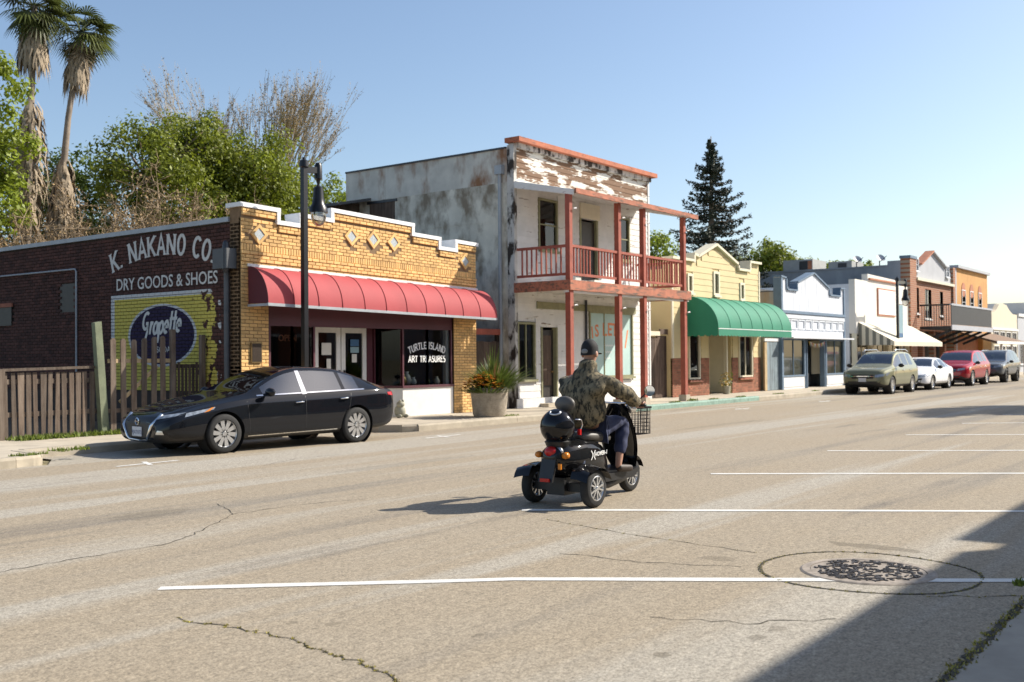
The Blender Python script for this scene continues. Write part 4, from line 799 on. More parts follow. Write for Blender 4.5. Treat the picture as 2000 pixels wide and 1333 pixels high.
# ------------------------------------------------------------------ side fence, pale blue-white shop
t = thing('board_fence', 'faded blue board fence between the yellow and the pale blue shop', 'fence', (40.4, 17.1, .146))
for i in range(8): MB().box(39.95+i*.15, 40.092+i*.15, 17.08+rnd(0, .012), 17.12, .16, 2.12+rnd(-.02, .02)).build('board', 'blue_wood', t)
MB().box(39.68, 39.9, 17.06, 17.13, .16, 2.1).build('post', 'wood_new', t); MB().box(39.7, 41.15, 17.06, 17.12, 2.14, 2.26).build('rail', 'white_trim', t); MB().box(39.7, 41.15, 17.06, 17.12, 2.36, 2.44).build('rail', 'white_trim', t)
t = thing('metal_shed', 'rusty corrugated metal wall set back between the yellow and pale blue shops', 'shed', (41, 24, 0))
rows = [[(40.9+.04*(i % 2), 18.2+i*.12, z) for z in (.1, 4.6)] for i in range(60)]
MB().grid(rows).build('corrugated_wall', 'metal_side', t); MB().box(40.96, 48.6, 18.3, 25.3, 4.3, 4.4).build('roof', 'roof_tar', t); MB().box(40.0, 40.9, 20.5, 20.6, .1, 4.6).build('end_wall', 'metal_side', t)
BX0, BX1, BY = 41.2, 48.75, 17.0
def blue_shop():
    t = thing('pale_shop', 'pale blue-white shop with stepped gabled parapet and blue trimmed windows', 'shop', (45, 17, .146))
    out = [(BX0, 2.3), (BX1, 2.3), (BX1, 4.64), (48.2, 4.64), (48.2, 4.27), (46.85, 4.27), (46.7, 4.58), (44.87, 5.15), (43.0, 4.66), (42.95, 4.30), (41.85, 4.30), (41.7, 4.78), (BX0, 4.82)]
    MB().poly(out, 'xz', BY, BY+.3).build('parapet', 'blue_front', t)
    seq = [(BX0-.03, 4.84), (41.72, 4.80)], [(41.84, 4.32), (42.96, 4.32)], [(43.0, 4.68), (44.87, 5.18), (46.72, 4.60)], [(46.84, 4.29), (48.2, 4.29)], [(48.18, 4.66), (BX1+.03, 4.66)]
    for s_ in seq:
        for a, b in zip(s_, s_[1:]): MB().bar((a[0], BY+.13, a[1]), (b[0], BY+.13, b[1]), .40, .07).build('cap_trim', 'blue_trim', t)
    for x, a, b in ((41.8, 4.33, 4.76), (42.97, 4.33, 4.64), (46.8, 4.3, 4.55), (48.2, 4.3, 4.62)): MB().box(x-.04, x+.04, BY-.05, BY+.32, a, b).build('cap_riser', 'blue_trim', t)
    MB().box(BX0, BX1, BY-.10, BY-.005, 3.32, 3.44).build('cornice', 'blue_trim', t); MB().box(BX0+.1, BX1-.1, BY-.06, BY-.005, 3.12, 3.30).build('band', 'white_wall', t)
    for x in (BX0, BX1-.12): MB().box(x-.02, x+.14, BY-.05, BY+.3, .15, 4.6 if x > 45 else 4.78).build('corner_board', 'blue_trim', t)
    x = BX0+.25
    while x < BX1-.6: window(t, x, x+.62, BY-.01, 2.72, 3.04, 'white_wall', mull=(1, 1), fw_=.05, sill=False, deep=.25); x += .81
    MB().box(BX0, BX1, BY+.02, BY+.3, 2.28, 2.7).build('transom_wall', 'white_wall', t); MB().box(BX0+.1, BX1-.1, BY-.5, BY+.02, 2.27, 2.33).build('canopy_shelf', 'white_wall', t)
    for a, b in ((BX0+.12, 43.75), (46.3, BX1-.12)):
        MB().box(a, b, BY-.0, BY+.2, .15, .68).build('stall_riser', 'white_wall', t); MB().box(a+.1, b-.1, BY-.02, BY-.001, .25, .58).build('panel', 'bulk_white', t)
        window(t, a+.08, b-.08, BY, .74, 2.2, 'blue_trim', mull=(2, 1), fw_=.07, sill=False, deep=.7, back='cream_wall')
    for x in (43.8, 44.0, 46.1, 46.27): MB().box(x-.03, x+.03, BY-.03, BY+.2, .15, 2.3).build('entry_post', 'blue_trim', t)
    MB().box(43.75, 46.3, BY+.8, BY+.9, .15, .75).build('door', 'white_trim', t); MB().box(43.75, 46.3, BY+.9, BY+.95, .75, 2.3).build('door_glass', 'glass', t); MB().box(43.75, 46.3, BY+1.5, BY+1.6, .15, 2.5).build('inner_wall', 'interior', t)
    MB().box(BX0, BX0+.2, BY+.3, 25, .15, 4.2).build('side_wall', 'metal_side', t); MB().box(BX1-.2, BX1, BY+.3, 25, .15, 4.2).build('side_wall', 'white_wall', t); MB().box(BX0, BX1, BY+.3, 25, 4.2, 4.25).build('roof', 'roof_tar', t); MB().box(BX0+.2, BX1-.2, 24.8, 25, .15, 4.2).build('rear_wall', 'white_wall', t)
blue_shop()
mb = MB()
for i in range(12): x = 44.1+i*.16; z = 2.16-.10*math.sin(math.pi*i/11); mb.add([(x, 16.93, z), (x+.13, 16.93, z), (x+.065, 16.92, z-.2)], [(0, 1, 2)], i % 3)
prop(mb.build('bunting', ['petal_yellow', 'letter_white', 'stop_red'], fix=False), 'small coloured bunting over the pale blue shop door', 'bunting')

# ------------------------------------------------------------------ the farther shops
def box_shop(name, label, x0, x1, y, h, m, yb=27, cat='shop'):
    t = thing(name, label, cat, ((x0+x1)/2, y, .146)); return t
t = thing('white_shop', 'plain white stucco shop with raised parapet and a blank sign panel', 'shop', (54.5, 17, .146))
MB().poly([(50.3, 2.6), (59.0, 2.6), (59.0, 5.25), (57.0, 5.25), (57.0, 5.50), (52.2, 5.58), (52.2, 5.22), (50.3, 5.22)], 'xz', 17, 17.3).build('front_wall', 'stucco_white', t)
MB().box(50.3, 50.5, 17.3, 26, .15, 5.0).build('side_wall', 'white_wall', t); MB().box(58.8, 59, 17.3, 26, .15, 5.0).build('side_wall', 'white_wall', t); MB().box(50.5, 58.8, 17.3, 26, 4.8, 4.9).build('roof', 'roof_tar', t)
f = MB().box(53.6, 56.5, 16.95, 16.999, 3.55, 4.95).build('sign_frame', 'orange_red', t); MB().box(53.68, 56.42, 16.93, 16.949, 3.62, 4.88).build('sign_panel', 'letter_white', f)
MB().box(52.3, 56.9, 16.9, 16.999, 5.3, 5.38).build('weathered_trim', 'orange_red', t)
MB().box(50.3, 59, 17.9, 18.0, .15, 2.6).build('shop_window', 'door_dark', t)
for x in (50.32, 52.6, 55.2, 57.5, 58.82): MB().box(x, x+.16, 16.98, 17.2, .15, 2.6).build('pier', 'cream_trim', t)
for i in range(3): window(t, 50.6+i*2.5, 52.4+i*2.5, 17.1, .7, 2.4, 'cream_trim', mull=(2, 1), sill=False)
at = thing('awning', 'cream sloping awning with striped side on the white stucco shop', 'awning', (55, 17, 2.5))
MB().add([(50.7, 16.99, 3.15), (59.1, 16.99, 3.15), (59.1, 15.3, 2.2), (50.7, 15.3, 2.2)], [(0, 1, 2, 3)]).build('canopy', 'awn_cream', at, fix=False)
for k_, i in enumerate(range(10)):
    a, b = 15.3+i*.169, 15.3+(i+1)*.169; MB().add([(50.69, a, 2.02), (50.69, b, 2.02), (50.69, b, 2.2+(b-15.3)*.562), (50.69, a, 2.2+(a-15.3)*.562)], [(0, 1, 2, 3)]).build('side_stripe', 'awn_stripe' if k_ % 2 else 'awn_cream', at, fix=False)
MB().box(50.7, 59.1, 15.29, 15.305, 1.98, 2.2).build('valance', 'awn_cream', at)
def brick2():
    x0, x1, y = 58.95, 68.45, 17.0
    t = thing('brick_balcony_building', 'two-storey red brick building with grey gabled parapet and long grey side wall', 'building', (64, 17, .146))
    M = MT['brick_far']; N = M.node_tree.nodes; L = M.node_tree.links; P = N['Principled BSDF']; bt = N.new('ShaderNodeTexBrick'); mp = N.new('ShaderNodeMapping'); g = N.new('ShaderNodeNewGeometry'); L.new(g.outputs['Position'], mp.inputs[0]); mp.inputs['Rotation'].default_value = (math.pi/2, 0, 0); L.new(mp.outputs[0], bt.inputs['Vector'])
    bt.inputs['Scale'].default_value = 1; bt.inputs['Brick Width'].default_value = .3; bt.inputs['Row Height'].default_value = .12; bt.inputs['Mortar Size'].default_value = .012; bt.inputs['Color1'].default_value = (.36, .14, .065, 1); bt.inputs['Color2'].default_value = (.28, .10, .05, 1); bt.inputs['Mortar'].default_value = (.38, .30, .22, 1); L.new(bt.outputs[0], P.inputs['Base Color'])
    W = [(60.3, 61.0), (62.2, 63.5), (65.3, 66.0)]
    core = MB(); xs = sorted({x0+1.2, x1-.5, *[q for w in W for q in w]})
    for a, b in zip(xs, xs[1:]):
        for c, d_ in ((2.9, 3.6), (3.6, 5.3), (5.3, 5.75)):
            if not any(w[0] <= a and b <= w[1] for w in W) or not 3.5 < (c+d_)/2 < 5.3: core.box(a, b, y, y+.3, c, d_)
    core.build('front_wall', 'brick_far', t)
    MB().box(x0, x0+1.2, y-.12, y+.4, .15, 6.85).build('pier', 'brick_far', t); MB().box(x0-.04, x0+1.24, y-.16, y+.44, 6.85, 7.0).build('pier_cap', 'blue_trim', t)
    MB().box(x1-.5, x1, y-.12, y+.4, .15, 6.9).build('pier', 'brick_far', t)
    MB().poly([(x0+1.2, 5.85), (x1-.5, 5.85), (x1-.5, 6.55), (66.6, 6.55), (66.6, 6.75), (63.7, 7.52), (61.2, 6.6), (x0+1.2, 6.6)], 'xz', y+.02, y+.3).build('gable_parapet', 'grey_stucco', t)
    MB().bar((61.2, y+.1, 6.66), (63.7, y+.1, 7.58), .5, .09).build('gable_coping', 'orange_red', t); MB().bar((63.7, y+.1, 7.58), (66.6, y+.1, 6.80), .5, .09).build('gable_coping', 'grey_stucco', t)
    MB().box(x0+1.2, x1-.5, y-.2, y+.1, 5.70, 5.85).build('cornice', 'cream_trim', t)
    for a in (60.25, 66.7): window(t, a, a+.6, y-.02, 6.28, 6.9, 'white_wall', mull=(2, 2), deep=.1, depth=.03, back=None)
    for i, (a, b) in enumerate(W): window(t, a, b, y+.05, 3.65 if i == 1 else 3.9, 5.3, 'white_trim', mull=(2 if i == 1 else 1, 1), deep=.5)
    MB().box(x0+1.2, x1-.5, y+.9, y+1.0, .15, 2.9).build('shop_recess', 'door_dark', t)
    for x in (61.6, 63.9, 66.2): MB().box(x, x+.4, y+.0, y+.3, .15, 2.9).build('pier', 'brick_far', t)
    # grey side wall, roof, rear
    MB().poly([(y+.4, .1), (41, .1), (41, 6.45), (y+1.1, 6.45), (y+1.1, 6.75), (y+.4, 6.75)], 'yz', x0, x0+.25).build('side_wall', 'grey_side', t); MB().box(x0-.05, x0+.3, y+1.1, 41, 6.45, 6.53).build('coping', 'grey_side', t)
    for i, z in enumerate((4.6, 5.3)): MB().box(x0-.02, x0-.001, y+.5, 41, z, z+.05).build('wall_band', 'grey_side', t)
    MB().box(x0+.3, x1, y+.4, 41, 6.1, 6.2).build('roof', 'roof_tar', t); MB().box(x1-.2, x1, y+.4, 41, .1, 6.1).build('side_wall', 'grey_side', t)
    b = thing('balcony', 'black railed balcony with dark board panels on the brick building', 'balcony', (66, 15.3, 2.9)); y0 = 15.2; xa, xb = 60.6, 70.2
    MB().box(xa, xb, y0, y-.13, 2.95, 3.12).build('deck', 'dark_rail', b); MB().box(xa-.03, xb+.03, y0-.06, y0, 2.90, 3.18).build('fascia', 'grey_stucco', b)
    MB().box(xa-.03, xb+.03, y0-.05, y0+.06, 4.25, 4.36).build('top_rail', 'grey_stucco', b)
    x = xa+.02
    while x < xb-.2: MB().box(x, x+.21, y0-.02, y0+.02, 3.2, 4.24).build('panel', 'dark_rail', b); x += .225
    for i in range(5): x = xa+.2+i*2.3; MB().bar((x, y0+.05, 2.9), (x, y-.13, 2.2), .1, .14).build('bracket', 'dark_rail', b)
    for i in range(12): v = y0+.1+i*.13; MB().box(xa-.02, xa+.01, v, v+.03, 3.13, 4.28).build('baluster', 'dark_rail', b)
    MB().box(xa-.03, xa+.03, y0+.06, y-.13, 4.25, 4.34).build('side_rail', 'dark_rail', b)
    return t
brick2()
t = thing('orange_building', 'two-storey orange stucco building with narrow arched windows', 'building', (73, 17, .146))
MB().box(69.0, 77.3, 17.0, 17.3, 2.7, 6.95).build('front_wall', 'orange_brick', t); MB().box(68.9, 77.4, 16.8, 17.35, 6.95, 7.12).build('cornice', 'grey_stucco', t); MB().box(77.1, 77.3, 17.3, 30, .15, 6.9).build('side_wall', 'orange_brick', t); MB().box(68.48, 69.0, 16.95, 17.3, .15, 6.9).build('party_wall', 'grey_stucco', t); MB().box(69, 77.1, 17.3, 30, 6.4, 6.5).build('roof', 'roof_tar', t)
for x in (70.8, 72.9, 75.1):
    o = window(t, x-.4, x+.4, 16.98, 4.15, 5.6, 'white_trim', mull=(1, 2), back='interior', deep=.02, depth=.015); MB().lathe((x, 16.97, 5.66), [(.0, 0), (.46, 0), (.46, .02), (0, .02)], 20, ax=(Vector((0, 1, 0)), Vector((1, 0, 0)), Vector((0, 0, 1)))).build('arch', 'orange_red', o)
MB().box(69, 77.3, 17.6, 17.7, .15, 2.7).build('shop_recess', 'orange_red', t)
a = thing('porch_roof', 'brown shingled porch roof along the orange building', 'porch', (74, 16, 2.3)); MB().add([(70, 17.0, 2.95), (79.5, 17.0, 2.95), (79.5, 14.9, 2.35), (70, 14.9, 2.35), (70, 17.0, 2.85), (79.5, 17.0, 2.85), (79.5, 14.9, 2.2), (70, 14.9, 2.2)], [(0, 1, 2, 3), (7, 6, 5, 4), (0, 4, 5, 1), (1, 5, 6, 2), (2, 6, 7, 3), (3, 7, 4, 0)]).build('roof', 'shingle', a); MB().box(70, 79.5, 14.86, 14.92, 2.18, 2.36).build('fascia', 'white_trim', a)
for x in (72, 75, 79): MB().box(x, x+.12, 15.0, 15.12, .15, 2.2).build('post', 'white_trim', a)
t = thing('cream_shop', 'cream shop with curved parapet and rows of windows', 'shop', (82.5, 17, .146))
cp = [(78.3, .15), (86.7, .15), (86.7, 4.5), (85.2, 4.52), (84.2, 4.75), (83.2, 5.12), (81.9, 5.2), (80.8, 5.1), (80.0, 4.7), (79.2, 4.5), (78.3, 4.5)]
MB().poly(cp, 'xz', 17, 17.3).build('front_wall', 'cream_wall', t); MB().box(78.3, 78.5, 17.3, 27, .15, 4.3).build('side_wall', 'cream_wall', t); MB().box(78.5, 86.7, 17.3, 27, 4.1, 4.2).build('roof', 'roof_tar', t)
for i in range(4):
    for z0, z1 in ((2.5, 3.1), (.8, 2.1)): window(t, 79.0+i*1.95, 80.4+i*1.95, 16.98, z0, z1, 'white_trim', mull=(2, 1), depth=.015, deep=.019)
MB().box(78.3, 86.7, 16.9, 16.999, 3.25, 3.4).build('cornice', 'white_trim', t)
for i, (x0, x1, h, m_) in enumerate([(87.0, 95, 4.6, 'grey_stucco'), (95.2, 106, 5.8, 'stucco_white'), (106.5, 125, 4.4, 'cream_wall')]):
    t = thing('far_shop', ['grey shop beyond the cream curved parapet', 'pale two-storey shop far down the street', 'long low cream shop at the far end'][i], 'shop', ((x0+x1)/2, 17, .146)); MB().box(x0, x1, 17, 27, .15, h).build('wall', m_, t); MB().box(x0-.05, x1+.05, 16.9, 17.0, h-.2, h+.02).build('cornice', 'white_trim', t)
    for k in range(3): xx = x0+(x1-x0)*(k+.2)/3; window(t, xx, xx+1.4, 16.98, .8, 2.3, 'white_trim', mull=(2, 1), depth=.015, deep=.019)
# roof gear
for i, (x, y, w, d_, h) in enumerate([(59.6, 22.6, 2.2, 1.8, 1.0), (59.6, 20.3, 2.0, 1.35, .75)]):
    t = thing('roof_air_unit', ['large grey air unit on the long grey roof', 'smaller grey air unit beside the dishes on the roof'][i], 'air unit', (x, y, 5.7)); MB().box(x, x+w, y, y+d_, 6.2, 6.2+h).build('casing', 'hvac', t); MB().box(x-.02, x-.001, y+.3, y+.8, 6.6, 6.1+h).build('grille', 'dark_alloy', t); MB().box(x-.02, x-.001, y-.0+.05, y+.28, 6.6, 6.1+h).build('grille', 'orange_red', t) if i == 0 else None
for i, (x, y) in enumerate([(59.5, 20.0), (59.5, 18.7)]):
    t = thing('satellite_dish', ['satellite dish on the grey roof beside the air unit', 'satellite dish on the grey roof near the brick pier'][i], 'dish', (x, y, 6.2)); MB().tube([(x, y, 6.2), (x, y, 6.85)], .03, 6).build('mast', 'dark_alloy', t)
    MB().lathe((x, y-.05, 6.95), [(0, 0), (.12, .02), (.25, .09)], 16, ax=(Vector((-.5, -.6, .6)).normalized(), Vector((.77, -.64, 0)), Vector((.38, .46, .8)))).build('reflector', 'dish', t, True); MB().tube([(x, y-.05, 6.8), (x-.35, y-.5, 7.05)], .018, 6).build('feed_arm', 'dark_alloy', t)
# ------------------------------------------------------------------ cars
from mathutils.bvhtree import BVHTree
def wheel_mesh(R, W, spokes, rim_m, twist=.0, sw=.055):
    """tyre, rim and spokes as three meshes round the y axis, outer face at +y"""
    A = (Vector((0, 1, 0)), Vector((1, 0, 0)), Vector((0, 0, 1))); r = R*.70; out = []
    t = MB().lathe((0, 0, 0), [(r, -W/2), (R*.88, -W/2), (R*.97, -W*.42), (R, -W*.25), (R, W*.25), (R*.97, W*.42), (R*.88, W/2), (r*1.02, W/2), (r, W*.40)], 40, ax=A); out.append(('tyre', t, 'tyre', 50))
    b = MB().lathe((0, 0, 0), [(r, W*.41), (r*.97, W*.47), (r*.93, W*.40), (r*.90, -W*.2), (r*.90, -W/2)], 40, ax=A); out.append(('rim', b, rim_m, 50))
    d_ = MB().lathe((0, 0, 0), [(0, W*.02), (r*.9, W*.02)], 32, ax=A); out.append(('brake', d_, 'dark_alloy', False))
    s = MB()
    for i in range(spokes):
        a = 2*math.pi*i/spokes; c, n = math.cos(a), math.sin(a); c2, n2 = math.cos(a+twist), math.sin(a+twist); y0, y1 = W*.34, W*.40
        w0, w1 = sw*.8, sw*1.25; p = []
        for (rr, cc, nn, ww) in ((r*.14, c, n, w0), (r*.93, c2, n2, w1)):
            for e, y in ((-1, y1), (1, y1), (1, y0-.03), (-1, y0-.03)): p.append((rr*cc-nn*e*ww/2, y, rr*nn+cc*e*ww/2))
        s.add(p, [(0, 1, 5, 4), (1, 2, 6, 5), (2, 3, 7, 6), (3, 0, 4, 7), (4, 5, 6, 7)])
    s.lathe((0, 0, 0), [(0, W*.44), (r*.16, W*.44), (r*.2, W*.38), (r*.2, W*.25)], 16, ax=A); out.append(('spokes', s, rim_m, 40))
    return out
def car(name, label, paint_, st, wb, tr, R, gl, ws, rw, loc, rz, wheel, arch=1.13, lev=3, extra=None, clad=None, group='cars parked along the kerb'):
    root = thing(name, label, 'car', loc, rz, group); root['_local'] = 1
    rows = []
    for (x, zb, be, tp, wl, wbt, wt) in st:
        h = be-zb; s = [(0, zb), (wl*.86, zb), (wl, zb+.09), (wbt+.012, zb+.48*h), (wbt, be-.09), (wbt-.035, be)]
        a, b = Vector(s[5]), Vector((wt+.015, tp-.05)); s += [tuple(a.lerp(b, .1)), tuple(a.lerp(b, .93)), (wt-.02, tp-.028), (wt*.55, tp-.004), (0, tp)]
        rows.append([(x, y, z) for y, z in s])
    n = 11; V = []; F = []; MI = []
    for r in rows: V += r
    k = len(rows)
    for i in range(k-1):
        xm = (st[i][0]+st[i+1][0])/2
        for j in range(n-1):
            g = 0
            if j == 6 and any(b_ < xm < a_ for a_, b_ in gl): g = 1
            if j >= 8 and (ws[1] < xm < ws[0] or rw[1] < xm < rw[0]): g = 1
            if j < 2: g = 2
            F.append((i*n+j, (i+1)*n+j, (i+1)*n+j+1, i*n+j+1)); MI.append(g)
    for i, fl in ((0, 0), (k-1, 1)):                                     # close nose and tail
        for j in range(5):
            q = [i*n+j, i*n+j+1, i*n+n-2-j, i*n+n-1-j]
            if j == 4: q = [i*n+4, i*n+5, i*n+6]
            F.append(tuple(q if fl else q[::-1])); MI.append(0)
    me = bpy.data.meshes.new('cage'); me.from_pydata(V, [], F)
    for q in (paint_, 'car_glass', 'plastic'): me.materials.append(MT[q])
    me.polygons.foreach_set('material_index', MI); o = bpy.data.objects.new('cage', me); COL.objects.link(o)
    cr = me.attributes.new('crease_edge', 'FLOAT', 'EDGE'); rowc = {4: .55, 6: .75, 7: .75, 8: .35}
    for e in me.edges:
        a_, b_ = e.vertices
        if abs(a_-b_) == n and a_ % n in rowc: cr.data[e.index].value = rowc[a_ % n]
        elif abs(a_-b_) == 1 and a_//n == b_//n and min(a_, b_) % n in (6,) and any(abs(st[a_//n][0]-g_) < .06 for gg in gl for g_ in gg): cr.data[e.index].value = .8
    md = o.modifiers.new('m', 'MIRROR'); md.use_axis = (False, True, False); md.use_clip = True; md.merge_threshold = .001
    sb = o.modifiers.new('s', 'SUBSURF'); sb.levels = lev; sb.render_levels = lev
    dg = bpy.context.evaluated_depsgraph_get(); me2 = bpy.data.meshes.new_from_object(o.evaluated_get(dg)); bpy.data.objects.remove(o)
    bm = bmesh.new(); bm.from_mesh(me2); bmesh.ops.recalc_face_normals(bm, faces=bm.faces)
    bvh = BVHTree.FromBMesh(bm)
    # wheel arches cut out of the sides
    AR = R*arch
    for wx in (wb/2, -wb/2):
        kill = [f for f in bm.faces if (lambda c: math.hypot(c.x-wx, c.z-R) < AR and abs(c.y) > tr-.32)(f.calc_center_median())]
        bd = {v for f in kill for v in f.verts}; bmesh.ops.delete(bm, geom=kill, context='FACES')
        for v in bd:
            if v.is_valid and v.link_faces and abs(v.co.y) > tr-.30:
                d_ = Vector((v.co.x-wx, 0, v.co.z-R)); l = d_.length
                if l > 1e-3: d_ *= AR/l; v.co.x = wx+d_.x; v.co.z = max(v.co.z if v.co.z < .25 else 0, R+d_.z)
    def part(idx, nm):
        b2 = bm.copy(); bmesh.ops.delete(b2, geom=[f for f in b2.faces if f.material_index not in idx], context='FACES'); m3 = bpy.data.meshes.new(nm); b2.to_mesh(m3); b2.free()
        for q in (paint_, 'car_glass', 'plastic'): m3.materials.append(MT[q])
        m3.polygons.foreach_set('use_smooth', [True]*len(m3.polygons)); ob = bpy.data.objects.new(nm, m3); COL.objects.link(ob); ob.parent = root; return ob
    body = part((0, 2), 'body')
    b2 = bm.copy(); bmesh.ops.delete(b2, geom=[f for f in b2.faces if f.material_index != 1], context='FACES'); left = set(b2.faces)
    while left:
        isl = set(); q_ = [left.pop()]
        while q_:
            f = q_.pop(); isl.add(f)
            for e in f.edges:
                for g_ in e.link_faces:
                    if g_ in left: left.discard(g_); q_.append(g_)
        vs = {}; MBv = MB(); fs = []
        for f in isl: fs.append(tuple(vs.setdefault(v, len(vs)) for v in f.verts))
        MBv.add([tuple(v.co) for v in vs], fs); MBv.build('window', 'car_glass', root, True, fix=False)
    b2.free(); bm.free()
    for wx in (wb/2, -wb/2):
        for s in (1, -1): MB().lathe((wx, s*(tr-.30), R), [(AR*1.01, 0), (AR*1.01, s*.285)], 28, ax=(Vector((0, 1, 0)), Vector((1, 0, 0)), Vector((0, 0, 1)))).build('arch_liner', 'plastic', root, True)
    MB().box(-wb/2+R*1.2, wb/2-R*1.2, -tr+.12, tr-.12, st[5][1]+.05, st[5][1]+.32).build('floor_pan', 'plastic', root)
    # seats and wheel seen through the glass
    zs = st[5][1]
    for x in (.05, -.85):
        for y in (.38, -.38): MB().box(x-.25, x-.08, y-.24, y+.24, zs+.3, st[5][2]+.12).box(x-.22, x-.10, y-.13, y+.13, st[5][2]+.13, st[5][2]+.30).build('seat', 'door_dark', root)
    ms = {}
    for s in (1, -1):
        for wx in (wb/2, -wb/2):
            w = bpy.data.objects.new('wheel', None); COL.objects.link(w); w.parent = root; w.location = (wx, s*(tr-.11), R); w.rotation_euler[2] = 0 if s > 0 else math.pi; w['_local'] = 1
            for nm, mb, m_, sm in wheel:
                if nm not in ms: ms[nm] = mb.build(nm, m_, None, sm); ob = ms[nm]
                else: ob = ms[nm].copy(); COL.objects.link(ob)
                ob.parent = w
    # patches laid on the body by ray casting
    def patch(nm, cs, axis, m_, nu=8, nv=4, off=.004, par=None, two=True):
        """cs: 4 corners; axis 'y' -> (x,z) seen from the side, 'x+' nose, 'x-' tail"""
        par = par or root
        for s in ((1, -1) if two else (1,)):
            rows_ = []
            for i in range(nv+1):
                rw_ = []
                for j in range(nu+1):
                    u, v = j/nu, i/nv; p = Vector(cs[0]).lerp(Vector(cs[1]), u).lerp(Vector(cs[3]).lerp(Vector(cs[2]), u), v)
                    if axis == 'y': O, D = Vector((p.x, s*2, p.y)), Vector((0, -s, 0))
                    elif axis == 'x+': O, D = Vector((4, s*p.x, p.y)), Vector((-1, 0, 0))
                    elif axis == 'x-': O, D = Vector((-4, s*p.x, p.y)), Vector((1, 0, 0))
                    else: O, D = Vector((p.x, s*p.y, 3)), Vector((0, 0, -1))
                    h = bvh.ray_cast(O, D)
                    q = (h[0]-D*off) if h[0] else O+D*(2 if axis == 'y' else 4); rw_.append(tuple(q))
                rows_.append(rw_)
            MB().grid(rows_).build(nm, m_, par, True, fix=False)
    if extra: extra(root, patch, bvh)
    return root
SEDAN = [(2.48, .28, .50, .58, .55, .56, .42), (2.38, .20, .60, .68, .76, .78, .58), (2.12, .19, .70, .78, .85, .86, .68), (1.72, .18, .79, .875, .90, .905, .74), (1.3, .18, .855, .945, .915, .918, .76), (1.0, .18, .89, 1.0, .918, .92, .76), (.84, .18, .90, 1.035, .918, .92, .74), (.62, .18, .905, 1.14, .918, .92, .68), (.36, .18, .91, 1.275, .918, .92, .62), (.08, .18, .915, 1.385, .918, .92, .585), (-.20, .18, .92, 1.435, .918, .92, .57), (-.28, .18, .922, 1.44, .918, .92, .567), (-.65, .18, .93, 1.445, .918, .92, .565), (-1.10, .18, .945, 1.405, .918, .92, .57), (-1.17, .18, .948, 1.395, .918, .92, .572), (-1.52, .19, .965, 1.305, .915, .915, .59), (-1.80, .20, .98, 1.205, .91, .91, .62), (-2.08, .22, .99, 1.095, .90, .895, .68), (-2.26, .25, .975, 1.055, .87, .87, .72), (-2.38, .30, .93, 1.01, .82, .83, .68), (-2.45, .38, .80, .86, .72, .74, .56)]
